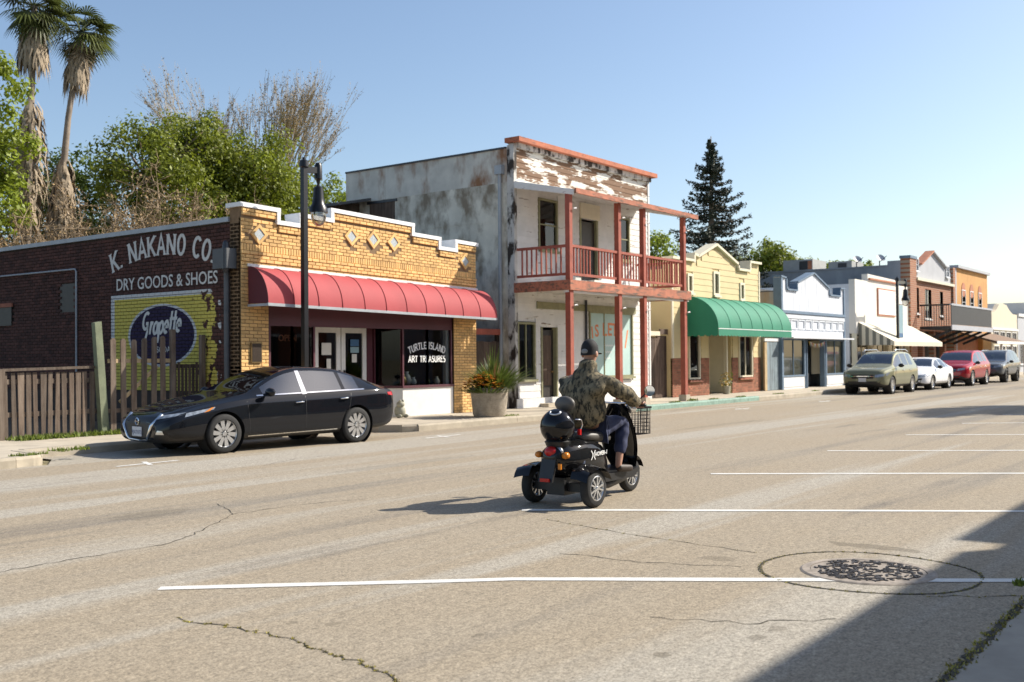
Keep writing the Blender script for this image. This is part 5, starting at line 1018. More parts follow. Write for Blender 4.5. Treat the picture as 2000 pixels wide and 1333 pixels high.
def altima(root, patch, bvh):
    # V grille, chrome surround, badge, plate, lights, seams, handles, mirrors
    patch('grille', [(-.40, .27), (.40, .27), (.46, .64), (-.46, .64)], 'x+', 'plastic', 12, 6, .006, two=False)
    for s in (1, -1):
        pts = [(s*.50, .68), (s*.44, .5), (s*.33, .31), (s*.28, .265)]; q = []
        for y, z in pts+[(0, .25)]:
            h = bvh.ray_cast(Vector((4, y, z)), Vector((-1, 0, 0))); q.append((h[0].x+.012, y, z) if h[0] else (2.3, y, z))
        MB().tube(q, [.032, .028, .024, .02, .016], 8).build('grille_chrome', 'chrome', root, True)
    h = bvh.ray_cast(Vector((4, 0, .56)), Vector((-1, 0, 0)))[0]; X = Vector((1, 0, 0))
    b = MB().lathe((h.x+.012, 0, .56), [(.052, 0), (.065, .006), (.052, .012), (.046, .006)], 24, ax=(X, Vector((0, 1, 0)), Vector((0, 0, 1))), close=True); b.box(h.x+.012, h.x+.024, -.066, .066, .552, .570); b.build('badge', 'chrome', root)
    p = MB().box(h.x+.01, h.x+.022, -.15, .15, .32, .475).build('number_plate', 'plate', root)
    font_text('plate_number', '9JXT073', .088, Matrix(((0, 0, 1, h.x+.0235), (1, 0, 0, 0), (0, 1, 0, .385), (0, 0, 0, 1))), 'plate_ink', p, .0006)
    patch('headlight', [(.50, .60), (.80, .66), (.84, .72), (.52, .665)], 'x+', 'lamp_clear', 8, 3, .005)
    patch('headlight', [(2.12, .635), (1.62, .745), (1.58, .785), (2.08, .70)], 'y', 'lamp_clear', 10, 4, .005)
    patch('side_reflector', [(1.80, .70), (1.70, .722), (1.60, .785), (1.66, .775)], 'y', 'lamp_amber', 4, 3, .009)
    patch('fog_lamp', [(.56, .36), (.70, .36), (.68, .42), (.60, .43)], 'x+', 'alloy', 4, 3, .008); patch('bumper_vent', [(.52, .25), (.78, .26), (.74, .36), (.54, .36)], 'x+', 'plastic', 6, 3, .004)
    patch('tail_light', [(-2.20, .87), (-2.47, .84), (-2.46, .93), (-2.18, .92)], 'y', 'lamp_red', 8, 4, .006); patch('tail_light', [(.45, .84), (.80, .84), (.80, .93), (.47, .92)], 'x-', 'lamp_red', 8, 3, .006)
    patch('sill_strip', [(.95, .255), (-.95, .275), (-.95, .292), (.95, .272)], 'y', 'chrome', 12, 1, .006)
    patch('belt_chrome', [(.75, .935), (-1.62, .985), (-1.62, 1.005), (.75, .955)], 'y', 'chrome', 20, 1, .006)
    for a, b in (((.92, .30), (.98, .86)), ((-.24, .26), (-.24, .91)), ((-1.20, .56), (-1.28, .93))): patch('door_seam', [(a[0]-.004, a[1]), (a[0]+.004, a[1]), (b[0]+.004, b[1]), (b[0]-.004, b[1])], 'y', 'plastic', 1, 8, .0015)
    patch('b_pillar', [(-.19, .94), (-.29, .945), (-.285, 1.36), (-.205, 1.355)], 'y', 'chrome', 1, 8, .003)
    for x, z in ((-.10, .80), (-1.10, .835)):
        for s in (1, -1):
            h = bvh.ray_cast(Vector((x, s*2, z)), Vector((0, -s, 0)))[0]; y = h.y; MB().tube([(x+.10, y-s*.01, z), (x+.07, y+s*.035, z+.004), (x-.06, y+s*.035, z+.008), (x-.10, y-s*.01, z+.008)], .013, 8).build('door_handle', 'chrome', root, True)
    for s in (1, -1):
        m_ = MB().ell((.60, s*1.03, 1.0), (.075, .115, .075), 16, 10).build('wing_mirror', 'car_black', root, True); MB().bar((.62, s*.88, .945), (.61, s*.97, .965), .05, .05).build('mirror_stalk', 'car_black', m_)
mat('lamp_clear', (.30, .33, .36), .08, .3, var=.5, sc=14, coat=1.)
W10 = wheel_mesh(.332, .215, 10, 'alloy', .12, .062)
car('sedan', 'black four-door sedan parked in the bay by the picket fence', 'car_black', SEDAN, 2.825, .915, .332, [(.70, -.20), (-.28, -1.11), (-1.17, -1.60)], (.92, .06), (-1.15, -2.12), (12.64, 15.1, 0), math.radians(174.8), W10, extra=altima)
SUV = [(2.28, .40, .66, .74, .58, .60, .45), (2.2, .30, .84, .93, .76, .78, .62), (1.98, .26, .93, 1.02, .86, .86, .70), (1.45, .25, .99, 1.09, .895, .895, .76), (1.1, .25, 1.03, 1.14, .90, .905, .76), (.92, .25, 1.04, 1.18, .90, .905, .75), (.6, .25, 1.05, 1.42, .90, .905, .68), (.28, .25, 1.06, 1.61, .90, .905, .64), (-.1, .25, 1.065, 1.69, .90, .905, .63), (-.18, .25, 1.065, 1.695, .90, .905, .63), (-.9, .25, 1.07, 1.71, .90, .905, .63), (-1.0, .25, 1.07, 1.71, .90, .905, .63), (-1.6, .27, 1.08, 1.69, .89, .90, .62), (-2.0, .30, 1.09, 1.62, .87, .885, .60), (-2.2, .34, 1.08, 1.40, .85, .87, .66), (-2.32, .40, 1.02, 1.12, .80, .83, .68), (-2.36, .5, .85, .92, .7, .72, .55)]
def front_std(dark, plate=True, z0=.78, clad=False):
    def f(root, patch, bvh):
        patch('grille', [(-.42, z0-.16), (.42, z0-.16), (.46, z0), (-.46, z0)], 'x+', 'plastic', 10, 4, .006, two=False)
        patch('grille_bar', [(-.44, z0-.075), (.44, z0-.075), (.45, z0-.05), (-.45, z0-.05)], 'x+', 'chrome', 10, 1, .014, two=False)
        patch('headlight', [(.48, z0-.12), (.80, z0-.06), (.82, z0+.04), (.50, z0)], 'x+', 'lamp_clear', 8, 3, .006); patch('headlight', [(2.02, z0-.07), (1.70, z0+.03), (1.68, z0+.10), (2.02, z0+.04)], 'y', 'lamp_clear', 6, 3, .006)
        patch('lower_intake', [(-.62, .34), (.62, .34), (.70, .52), (-.70, .52)], 'x+', 'plastic', 10, 3, .006, two=False)
        h = bvh.ray_cast(Vector((4, 0, .57)), Vector((-1, 0, 0)))[0]; MB().box(h.x+.01, h.x+.02, -.15, .15, .50, .65).build('number_plate', 'plate', root)
        patch('tail_light', [(-2.1, 1.0), (-2.3, .98), (-2.3, 1.08), (-2.1, 1.08)], 'y', 'lamp_red', 4, 3, .006)
        patch('sill', [(.9, .28), (-.9, .28), (-.9, .36), (.9, .36)], 'y', 'plastic' if clad else 'chrome', 10, 1, .006)
        for x in (.98, -.14, -1.1): patch('door_seam', [(x-.004, .36), (x+.004, .36), (x+.004, z0+.2), (x-.004, z0+.2)], 'y', 'plastic', 1, 6, .0015)
        for x in (-.02, -.98):
            for s in (1, -1):
                h = bvh.ray_cast(Vector((x, s*2, .93)), Vector((0, -s, 0)))[0]; MB().tube([(x+.1, h.y-s*.01, .93), (x+.06, h.y+s*.03, .935), (x-.06, h.y+s*.03, .935), (x-.1, h.y-s*.01, .935)], .013, 6).build('door_handle', 'chrome', root, True)
        for s in (1, -1): MB().ell((.70, s*1.04, 1.13 if z0 > .75 else 1.0), (.08, .12, .08), 12, 8).build('wing_mirror', 'plastic', root, True)
        if clad:
            for s in (1, -1): MB().tube([(.2, s*.62, 1.70), (0, s*.62, 1.76), (-1.4, s*.60, 1.77), (-1.7, s*.60, 1.70)], .02, 6).build('roof_rail', 'chrome', root, True)
    return f
W5 = wheel_mesh(.35, .22, 10, 'alloy', .1, .05)
car('crossover_car', 'olive green crossover car parked nearest the pale blue shop', 'car_green', SUV, 2.67, .90, .35, [(.78, -.1), (-.18, -.92), (-1.0, -1.75)], (1.0, .22), (-1.9, -2.28), (43.6, 13.72, 0), math.pi, W5, extra=front_std('x', clad=True), lev=2)
S2 = [(x*.94, a, b*.99, c*.995, d_, e, f) for x, a, b, c, d_, e, f in SEDAN]
car('white_sedan', 'white sedan parked behind the olive green crossover', 'car_white', S2, 2.70, .90, .325, [(.66, -.19), (-.26, -1.04), (-1.10, -1.5)], (.86, .06), (-1.08, -2.0), (49.3, 13.72, 0), math.pi, wheel_mesh(.325, .21, 10, 'alloy', .1, .05), extra=front_std('x', z0=.66), lev=2)
S3 = [(x*1.07, a+.02, b*1.05, c*1.035, d_*1.08, e*1.08, f*1.1) for x, a, b, c, d_, e, f in SUV]
car('red_suv', 'large dark red sport utility car parked behind the white sedan', 'car_red', S3, 2.86, .97, .38, [(.83, -.1), (-.19, -.98), (-1.07, -1.9)], (1.07, .24), (-2.03, -2.45), (56.0, 13.68, 0), math.pi, wheel_mesh(.38, .24, 10, 'alloy', .1, .055), extra=front_std('x', z0=.86), lev=2)
S4 = [(x*1.05, a+.10, b*1.08, c*1.045, d_*1.04, e*1.04, f*1.1) for x, a, b, c, d_, e, f in SUV]
car('grey_suv', 'dark grey off-road car last in the parked row', 'car_grey', S4, 2.8, .94, .39, [(.83, -.1), (-.19, -.98), (-1.07, -1.9)], (1.07, .24), (-2.03, -2.45), (63.2, 13.6, 0), math.pi, wheel_mesh(.39, .25, 6, 'dark_alloy', .1, .07), extra=front_std('x', z0=.92, clad=True), lev=2)

# ------------------------------------------------------------------ street lamps
def lamp(label, x, y, H, arm, banner=False):
    t = thing('street_lamp', label, 'street lamp', (x, y, .146), 0, 'lamps along the shop pavement'); e = .055
    MB().box(x-e, x+e, y-e, y+e, .146, H).build('post', 'black_metal', t); MB().lathe((x, y, .146), [(.0, 0), (.19, 0), (.19, .08), (.14, .2), (.12, .7), (.10, .78), (0, .78)], 16).build('base', 'black_metal', t, 30)
    MB().lathe((x, y, H), [(.0, .13), (.03, .12), (.035, .08), (.09, .05), (.10, -.08), (.075, -.1)], 12).build('finial', 'black_metal', t, 30)
    A = Vector((x, y, H-.14)); B = Vector((x+arm, y, H-.10)); MB().bar(A, B, .09, .13).build('arm', 'black_metal', t)
    MB().lathe((B.x+.02, B.y, H-.30), [(0, .36), (.05, .36), (.08, .30), (.085, .02), (.05, 0), (.03, -.06), (.03, -.12)], 14).build('arm_end', 'black_metal', t, 30)
    MB().lathe((B.x+.02, B.y, H-.42), [(.035, .0), (.10, -.05), (.12, -.28), (.14, -.40), (.19, -.48), (.20, -.58), (.17, -.58)], 20).build('lamp_hood', 'black_metal', t, 35)
    MB().lathe((B.x+.02, B.y, H-1.0), [(.165, 0), (.165, -.06), (.15, -.16), (.10, -.25), (.04, -.28), (0, -.285)], 20).build('globe', 'globe_glass', t, True)
    if banner: b = MB().box(x+.1, x+.85, y-.01, y+.01, 2.62, 4.0).build('banner', 'banner', t); MB().box(x+.1, x+.85, y-.012, y+.012, 2.4, 2.615).build('banner_foot', 'banner_blue', b); MB().box(x, x+.9, y-.015, y+.015, 4.01, 4.04).build('banner_arm', 'black_metal', t)
    return t
lamp('tall black street lamp with clear globe in front of the red awning', 14.92, 16.55, 5.66, .38)
lamp('black street lamp with a teal banner beside the olive green crossover', 52.3, 15.6, 5.25, 1.3, True)

# ------------------------------------------------------------------ planter with flowers
t = thing('planter', 'round pebbled concrete planter overflowing with orange and yellow flowers', 'planter', (19.95, 15.62, .146)); cx, cy = 19.95, 15.62
MB().lathe((cx, cy, .146), [(0, 0), (.36, 0), (.40, .05), (.46, .66), (.455, .70), (.40, .70), (.38, .60), (0, .60)], 40).build('tub', 'aggregate', t, 35); MB().lathe((cx, cy, .146), [(0, .62), (.39, .62)], 24).build('soil', 'soil', t)
random.seed(11)
def blades(mb, n, c, sp, L, w, up, m=0):
    for _ in range(n):
        a = rnd(0, 6.28); b = rnd(.15, 1)*sp; p = Vector((c[0]+math.cos(a)*b*.4, c[1]+math.sin(a)*b*.4, c[2])); d_ = Vector((math.cos(a)*b, math.sin(a)*b, up*rnd(.6, 1.1))).normalized(); l = L*rnd(.5, 1.1); s = d_.cross(Vector((0, 0, 1))).normalized()*w*rnd(.6, 1.2)
        mid = p+d_*l*.55; tip = p+d_*l+Vector((math.cos(a), math.sin(a), -.35))*l*.28*b
        mb.add([p-s*.4, p+s*.4, mid+s, mid-s, tip], [(0, 1, 2, 3), (3, 2, 4)], m)
mb = MB(); blades(mb, 420, (cx-.12, cy, .72), 1.3, .40, .02, .6); blades(mb, 420, (cx+.26, cy, .80), 1.1, .75, .02, 1.1); blades(mb, 50, (cx+.12, cy, .8), .3, 1.05, .02, 2.2); mb.build('leaves', 'leaf_plant', t, fix=False)
mb = MB(); blades(mb, 26, (cx+.15, cy, .85), .5, .75, .014, 1.6); mb.build('dry_blades', 'leaf_dry', t, fix=False)
for nm, m_, k in (('orange_flowers', 'petal_orange', 130), ('yellow_flowers', 'petal_yellow', 170)):
    mb = MB()
    for _ in range(k):
        a, r = rnd(0, 6.28), rnd(0, .5); c = Vector((cx-.26+math.cos(a)*r, cy-.05+math.sin(a)*r, 1.10+rnd(-.12, .12)-r*.35))
        for j in range(7): q = 2*math.pi*j/7; u = Vector((math.cos(q), math.sin(q), rnd(.1, .7))).normalized()*.06; v = Vector((-math.sin(q), math.cos(q), 0))*.018; mb.add([c, c+u*.6+v, c+u, c+u*.6-v], [(0, 1, 2, 3)])
    mb.build(nm, m_, t, fix=False)
# stone frog by the shop
t = thing('garden_frog', 'small stone frog figure sitting by the shop bulkhead', 'figurine', (18.55, 17.25, .146))
MB().ell((18.55, 17.25, .30), (.13, .14, .165), 16, 10).ell((18.52, 17.20, .47), (.10, .10, .085), 14, 8).build('body', 'frog', t, True)
for s in (-1, 1): MB().ell((18.50+s*.05, 17.15, .55), (.032, .032, .032), 10, 6).build('eye', 'frog', t, True); MB().ell((18.55+s*.11, 17.17, .19), (.05, .09, .045), 10, 6).build('foot', 'frog', t, True)

# ------------------------------------------------------------------ picket fences on the vacant lot
def fence(label, y, x0, x1, kind):
    t = thing('picket_fence', label, 'fence', ((x0+x1)/2, y, .146))
    return t
t = thing('board_fence', 'low weathered brown board fence with a capping rail on the vacant lot', 'fence', (10.6, 18.7, .146))
x = 9.25
while x < 11.55: MB().poly([(x, .17), (x+.085+rnd(-.01, .015), .17), (x+.08+rnd(-.03, .03), 1.36), (x-.005+rnd(-.03, .03), 1.36)], 'xz', 18.69, 18.715).build('board', 'fence_wood', t); x += rnd(.125, .16)
MB().bar((9.2, 18.68, 1.40), (11.55, 18.68, 1.45), .10, .05).build('cap_rail', 'fence_wood', t); MB().box(9.2, 11.55, 18.716, 18.76, .55, .64).build('rail', 'fence_wood', t); MB().box(9.2, 11.55, 18.716, 18.76, 1.15, 1.24).build('rail', 'fence_wood', t)
MB().box(9.52, 9.66, 18.62, 18.76, .15, 1.42).build('post', 'fence_wood', t); MB().box(9.36, 9.44, 18.55, 18.66, .15, 2.05).build('post', 'fence_wood', t)
t = thing('gate_post', 'leaning greenish timber post between the two fences', 'post', (11.6, 18.6, .146)); MB().add([(11.52, 18.53, .146), (11.68, 18.53, .146), (11.68, 18.67, .146), (11.52, 18.67, .146), (11.38, 18.55, 2.30), (11.52, 18.55, 2.33), (11.52, 18.67, 2.33), (11.38, 18.67, 2.30)], [(3, 2, 1, 0), (4, 5, 6, 7), (0, 1, 5, 4), (1, 2, 6, 5), (2, 3, 7, 6), (3, 0, 4, 7)]).build('shaft', 'post_green', t)
t = thing('picket_fence', 'tall gappy round-topped picket fence in front of the painted wall', 'fence', (12.4, 18.55, .146))
for i in range(6): x = 11.74+i*.225; pickets(t, [(x, 18.5, .17, 2.02+rnd(-.05, .05))], .115, .025, 'fence_wood', round_=True, lean=.02)
MB().box(11.65, 13.1, 18.52, 18.565, 1.52, 1.60).build('rail', 'wood_new', t); MB().box(11.65, 13.1, 18.52, 18.565, .55, .63).build('rail', 'fence_wood', t); MB().bar((11.9, 18.54, .75), (12.75, 18.54, 1.45), .03, .07).build('brace', 'wood_new', t)
MB().box(13.05, 13.14, 18.47, 18.56, .15, 2.2).build('post', 'fence_wood', t)
t = thing('low_fence', 'low dark slat fence running up to the brick corner', 'fence', (13.5, 18.6, .146))
for i in range(9): MB().box(13.2+i*.088, 13.255+i*.088, 18.6, 18.62, .17, 1.5+rnd(-.02, .02)).build('slat', 'gate_wood', t)
MB().box(13.15, 13.95, 18.622, 18.66, 1.4, 1.48).build('rail', 'gate_wood', t); MB().box(13.15, 13.95, 18.622, 18.66, .5, .58).build('rail', 'gate_wood', t); MB().box(13.80, 13.90, 18.50, 18.597, .15, 2.1).build('post', 'fence_wood', t)
# vacant lot ground behind the fence
prop(MB().add([(-40, 18.9, .148), (13.9, 18.9, .148), (13.9, 60, .148), (-40, 60, .148)], [(0, 1, 2, 3)]).build('lot_ground', 'soil'), kind='structure')
# ------------------------------------------------------------------ three-wheeled scooter
SY0 = 6.22
sc = thing('mobility_scooter', 'black three-wheeled electric scooter ridden down the street', 'scooter', (9.75, SY0, 0))
def wheel3(x, y, R, W, spokes=10):
    w = bpy.data.objects.new('wheel', None); COL.objects.link(w); w.parent = sc; w.location = Vector((x, y, R))-sc.location; w['_local'] = 1
    A = (Vector((0, -1, 0)), Vector((1, 0, 0)), Vector((0, 0, 1))); r = R*.66
    MB().lathe((0, 0, 0), [(r, -W/2), (R*.86, -W/2), (R*.96, -W*.38), (R, -W*.15), (R, W*.15), (R*.96, W*.38), (R*.86, W/2), (r, W/2), (r*.96, W*.3)], 40, ax=A).build('tyre', 'tyre', w, 50)
    MB().lathe((0, 0, 0), [(r, W*.46), (r*.93, W*.50), (r*.88, W*.42), (r*.86, -W*.42), (r*.93, -W*.5), (r, -W*.46)], 36, ax=A).build('rim', 'alloy', w, 50)
    s = MB()
    for i in range(spokes):
        a = 2*math.pi*(i//2)/(spokes/2)+(.16 if i % 2 else -.16); a2 = a+(.10 if i % 2 else -.10)
        s.bar((r*.18*math.cos(a), -W*.36, r*.18*math.sin(a)), (r*.9*math.cos(a2), -W*.38, r*.9*math.sin(a2)), .018, .022, up=(0, 1, 0))
    s.lathe((0, 0, 0), [(0, W*.55), (r*.14, W*.55), (r*.22, W*.40), (r*.25, W*.1)], 16, ax=A); s.build('spokes', 'alloy', w, 40)
    MB().lathe((0, 0, 0), [(0, W*.05), (r*.85, W*.05)], 28, ax=A).build('hub_plate', 'dark_alloy', w)
RX, FX = 9.2, 10.55
wheel3(RX, SY0+.37, .20, .105); wheel3(RX, SY0-.37, .20, .105); wheel3(FX, SY0, .20, .095)
def loft(secs, m, nm, n=20, sm=True):
    """secs: (x, yhalf, zlo, zhi, power) rounded sections along x"""
    rows = []
    for x, hw, z0, z1, p in secs:
        r = []
        for j in range(n):
            a = 2*math.pi*j/n; c, s = math.cos(a), math.sin(a); r.append((x, SY0+hw*math.copysign(abs(c)**p, c), (z0+z1)/2+(z1-z0)/2*math.copysign(abs(s)**p, s)))
        rows.append(r)
    mb = MB().grid(rows, close=True); k = len(secs); mb.f += [tuple(range(n-1, -1, -1)), tuple((k-1)*n+j for j in range(n))]; mb.m += [0, 0]
    return mb.build(nm, m, sc, sm)
loft([(8.93, .06, .46, .56, .8), (8.98, .13, .38, .62, .75), (9.12, .19, .30, .66, .7), (9.35, .215, .27, .69, .65), (9.58, .21, .25, .68, .65), (9.74, .19, .22, .62, .65), (9.83, .16, .20, .50, .7), (9.86, .08, .22, .40, .8)], 'scooter_black', 'rear_body')
MB().poly([(9.62, .20), (10.32, .20), (10.46, .28), (10.44, .31), (10.30, .285), (9.62, .285)], 'xz', SY0-.20, SY0+.20).build('floorboard', 'plastic', sc)
loft([(9.5, .14, .11, .22, .7), (9.9, .17, .10, .22, .7), (10.3, .12, .14, .24, .7)], 'plastic', 'battery_tray')
# leg shield: curved panel
rows = []
for i in range(13):
    z = .24+.78*i/12; x = 10.47-.10*math.sin(math.pi*(i/12)**.8)*.4-.17*(i/12); hw = .07+.16*math.sin(math.pi*min(1, (i/12)*.82+.12))
    rows.append([(x+.07*(j/5-1)**2*0+.10*(1-abs(j-5)/5)**.6*.9, SY0+hw*(j-5)/5, z) for j in range(11)])
rb = [[(x-.025, y, z) for x, y, z in r] for r in rows]; mb = MB().grid(rows); mb.grid(rb); k = len(rows)
for r0_, r1_ in zip(rows, rows[1:]):
    for j in (0, 10): pass
mb.build('leg_shield', 'scooter_black', sc, 40)
MB().tube([(10.55, SY0-.075, .20), (10.50, SY0-.075, .48)], .016, 8).build('fork_leg', 'chrome', sc, True); MB().tube([(10.55, SY0+.075, .20), (10.50, SY0+.075, .48)], .016, 8).build('fork_leg', 'chrome', sc, True)
MB().tube([(10.51, SY0, .42), (10.40, SY0, 1.0)], .03, 10).build('steering_column', 'plastic', sc, True); MB().box(10.53, 10.57, SY0-.09, SY0+.09, .195, .205).build('front_axle', 'dark_alloy', sc)
rows = [[(FX+.235*math.cos(a), SY0+.07*(j-2)/2, .2+.235*math.sin(a)-.012*(j-2)**2/4) for j in range(5)] for a in [math.radians(20+i*13) for i in range(10)]]
MB().grid(rows).build('front_fender', 'scooter_black', sc, True)
MB().tube([(10.30, SY0-.36, 1.01), (10.34, SY0-.2, 1.03), (10.37, SY0, 1.02), (10.34, SY0+.2, 1.03), (10.30, SY0+.36, 1.01)], .014, 8).build('handlebar', 'chrome', sc, True)
for s in (-1, 1):
    MB().tube([(10.30, SY0+s*.37, 1.01), (10.325, SY0+s*.25, 1.02)], .02, 10).build('grip', 'plastic', sc, True)
    m_ = MB().tube([(10.34, SY0+s*.22, 1.03), (10.33, SY0+s*.30, 1.09), (10.33, SY0+s*.36, 1.14)], .007, 6).build('mirror_stem', 'black_metal', sc, True)
    v = Vector((-.85, -.30, .42)).normalized(); ax = (v, v.cross(Vector((0, 0, 1))).normalized(), Vector((0, 0, 1)))
    b = MB().lathe((10.33, SY0+s*.41, 1.17), [(0, -.025), (.05, -.018), (.062, .004)], 20, ax=ax).build('mirror_shell', 'plastic', sc, True); MB().lathe((10.33, SY0+s*.41, 1.17), [(0, .005), (.058, .005)], 20, ax=ax).build('mirror_face', 'mirror_glass', b)
MB().ell((10.44, SY0-.10, .97), (.07, .075, .065)).build('headlamp', 'chrome', sc, True)
bk = MB()
for i in range(9):
    y = SY0-.16+i*.04; bk.bar((10.50, y, .66), (10.50, y, .96), .006, .006); bk.bar((10.76, y, .66), (10.78, y, .96), .006, .006); bk.bar((10.50, y, .66), (10.76, y, .66), .006, .006)
for i in range(8):
    z = .66+i*.043; bk.bar((10.50, SY0-.162, z), (10.77, SY0-.162, z), .006, .006); bk.bar((10.50, SY0+.162, z), (10.77, SY0+.162, z), .006, .006); bk.bar((10.50, SY0-.16, z), (10.50, SY0+.16, z), .006, .006); bk.bar((10.77, SY0-.16, z), (10.77, SY0+.16, z), .006, .006)
for i in range(7):
    x = 10.5+i*.045
    for s in (-1, 1): bk.bar((x, SY0+s*.162, .66), (x, SY0+s*.162, .96), .006, .006)
for s in (-1, 1): bk.bar((10.49, SY0+s*.165, .965), (10.79, SY0+s*.165, .965), .022, .022); bk.bar((10.50+(.28 if s > 0 else 0), SY0-.165, .965), (10.50+(.28 if s > 0 else 0), SY0+.165, .965), .022, .022)
prop(bk.build('basket', 'black_metal', sc)); MB().bar((10.42, SY0, .72), (10.50, SY0, .72), .1, .02).build('basket_bracket', 'black_metal', sc)
# seat, backrest pad, round trunk with trim
loft([(9.40, .13, .66, .74, .7), (9.5, .17, .65, .76, .65), (9.75, .18, .63, .75, .65), (9.95, .13, .61, .71, .7), (9.99, .06, .62, .68, .8)], 'seat_vinyl', 'seat')
MB().ell((9.24, SY0-.0, 1.06), (.06, .125, .085), 18, 12).build('backrest_pad', 'seat_vinyl', sc, True); MB().tube([(9.36, SY0, .70), (9.30, SY0, .9), (9.26, SY0, 1.0)], .016, 8).build('backrest_stem', 'chrome', sc, True)
tk = MB().ell((9.10, SY0, .83), (.185, .185, .188), 28, 18).build('rear_trunk', 'trunk_black', sc, True)
MB().lathe((9.10, SY0, .645), [(0, -.02), (.12, -.02), (.14, .03), (.10, .06)], 20).build('trunk_base', 'plastic', tk, 40)
cv = lambda a, e, r=.1885: (9.10-r*math.cos(e)*math.cos(a), SY0-r*math.cos(e)*math.sin(a), .83+r*math.sin(e))
MB().tube([cv(.35+.55*math.cos(q), 1.02+.26*math.sin(q)) for q in [math.radians(180+18*i) for i in range(11)]], .010, 6).build('trunk_trim', 'alloy', tk, True)
MB().tube([(9.22, SY0-.14, .90), (9.29, SY0-.17, .90), (9.33, SY0-.16, .84), (9.30, SY0-.15, .78), (9.22, SY0-.14, .77)], .008, 6).build('grab_loop', 'chrome', sc, True); MB().box(9.22, 9.25, SY0-.20, SY0-.17, .74, .80).build('buckle', 'lamp_red', sc)
# tail lights, signals, plate holder, fenders, axle
MB().ell((8.98, SY0, .575), (.075, .075, .058), 16, 10).build('tail_lamp', 'lamp_red', sc, True); MB().tube([(8.99, SY0-.078, .575), (9.02, SY0-.08, .575)], .05, 12).build('tail_lamp_ring', 'alloy', sc, True)
for s in (-1, 1):
    b = MB().lathe((8.99, SY0+s*.17, .54), [(.0, .035), (.028, .028), (.036, .0), (.036, -.03), (0, -.04)], 16, ax=(Vector((-1, 0, 0)), Vector((0, 1, 0)), Vector((0, 0, 1)))).build('turn_signal', 'lamp_amber', sc, True)
    MB().tube([(9.02, SY0+s*.17, .54), (9.08, SY0+s*.12, .53)], .012, 6).build('signal_stem', 'black_metal', b, True)
    rows = []
    for i in range(11):
        a = math.radians(25+i*14); rr = .245
        rows.append([(RX+rr*math.cos(a)*(1.0 if a < 1.9 else 1.12), SY0+s*(.26+.20*j/5), .20+rr*math.sin(a)+(.0 if a < 2.2 else .05)-.035*(j/5)**2) for j in range(6)])
    MB().grid(rows).build('rear_fender', 'scooter_black', sc, True)
MB().add([(8.93, SY0-.09, .50), (8.93, SY0+.09, .50), (8.86, SY0+.085, .27), (8.86, SY0-.085, .27), (8.96, SY0-.09, .50), (8.96, SY0+.09, .50), (8.89, SY0+.085, .27), (8.89, SY0-.085, .27)], [(0, 1, 2, 3), (7, 6, 5, 4), (0, 4, 5, 1), (2, 6, 7, 3), (1, 5, 6, 2), (3, 7, 4, 0)]).build('plate_holder', 'plastic', sc)
MB().box(8.84, 8.86, SY0-.06, SY0+.05, .275, .31).build('rear_reflector', 'lamp_red', sc); MB().box(8.93, 8.95, SY0-.15, SY0-.115, .40, .46).build('side_reflector', 'lamp_amber', sc)
MB().box(9.12, 9.28, SY0-.32, SY0+.32, .155, .245).box(9.05, 9.35, SY0-.11, SY0+.11, .12, .30).build('axle_housing', 'plastic', sc)
for s in (-1, 1): MB().tube([(9.2, SY0+s*.26, .26), (9.3, SY0+s*.19, .46)], .022, 8).build('shock', 'chrome', sc, True)
mtx = Matrix(((1, 0, 0, 9.56), (0, 0, -1, SY0-.222), (0, 1, 0, .52), (0, 0, 0, 1))) @ Matrix.Rotation(.05, 4, 'Z')
font_text('brand_lettering', 'HOVER-1', .062, mtx @ Matrix.Translation((.03, 0, 0)), 'letter_white', sc, .004, shear=.2, bold=.001)
mb = MB()
for s in (-1, 1): strip(mb, [Vector((-.04*s+0, .05)), Vector((-.012*s, .014)), Vector((-.012*s, -.014)), Vector((-.04*s, -.05))], .012, lambda p, l: (9.44+p.x, SY0-.224, .515+p.y), 0)
mb.build('brand_mark', 'letter_white', sc)

# ------------------------------------------------------------------ rider
def skin(name, nodes, edges, m, parent, sub=2, extra=None):
    me = bpy.data.meshes.new(name); ks = list(nodes); me.from_pydata([nodes[k][:3] for k in ks], [(ks.index(a), ks.index(b)) for a, b in edges], [])
    o = bpy.data.objects.new(name, me); COL.objects.link(o); md = o.modifiers.new('k', 'SKIN'); md.use_smooth_shade = True; md.branch_smoothing = .6
    for i, k in enumerate(ks):
        r = nodes[k][3]; r = r if isinstance(r, tuple) else (r, r); me.skin_vertices[0].data[i].radius = r; me.skin_vertices[0].data[i].use_root = (i == 0)
    s = o.modifiers.new('s', 'SUBSURF'); s.levels = sub; s.render_levels = sub
    dg = bpy.context.evaluated_depsgraph_get(); m2 = bpy.data.meshes.new_from_object(o.evaluated_get(dg)); bpy.data.objects.remove(o)
    if extra:
        b = bmesh.new(); b.from_mesh(m2); t_ = bpy.data.meshes.new('x'); t_.from_pydata([tuple(v) for v in extra.v], [], extra.f); b.from_mesh(t_); bmesh.ops.recalc_face_normals(b, faces=b.faces); b.to_mesh(m2); b.free()
    m2.materials.clear(); m2.materials.append(MT[m]); m2.polygons.foreach_set('use_smooth', [True]*len(m2.polygons))
    if parent is not None: m2.transform(Matrix.Translation(-parent.location))
    o = bpy.data.objects.new(name, m2); COL.objects.link(o); o.parent = parent; return o
rider = thing('person', 'person in camouflage jacket and black cap riding the black scooter', 'person', (9.75, SY0, .74))
P0 = SY0
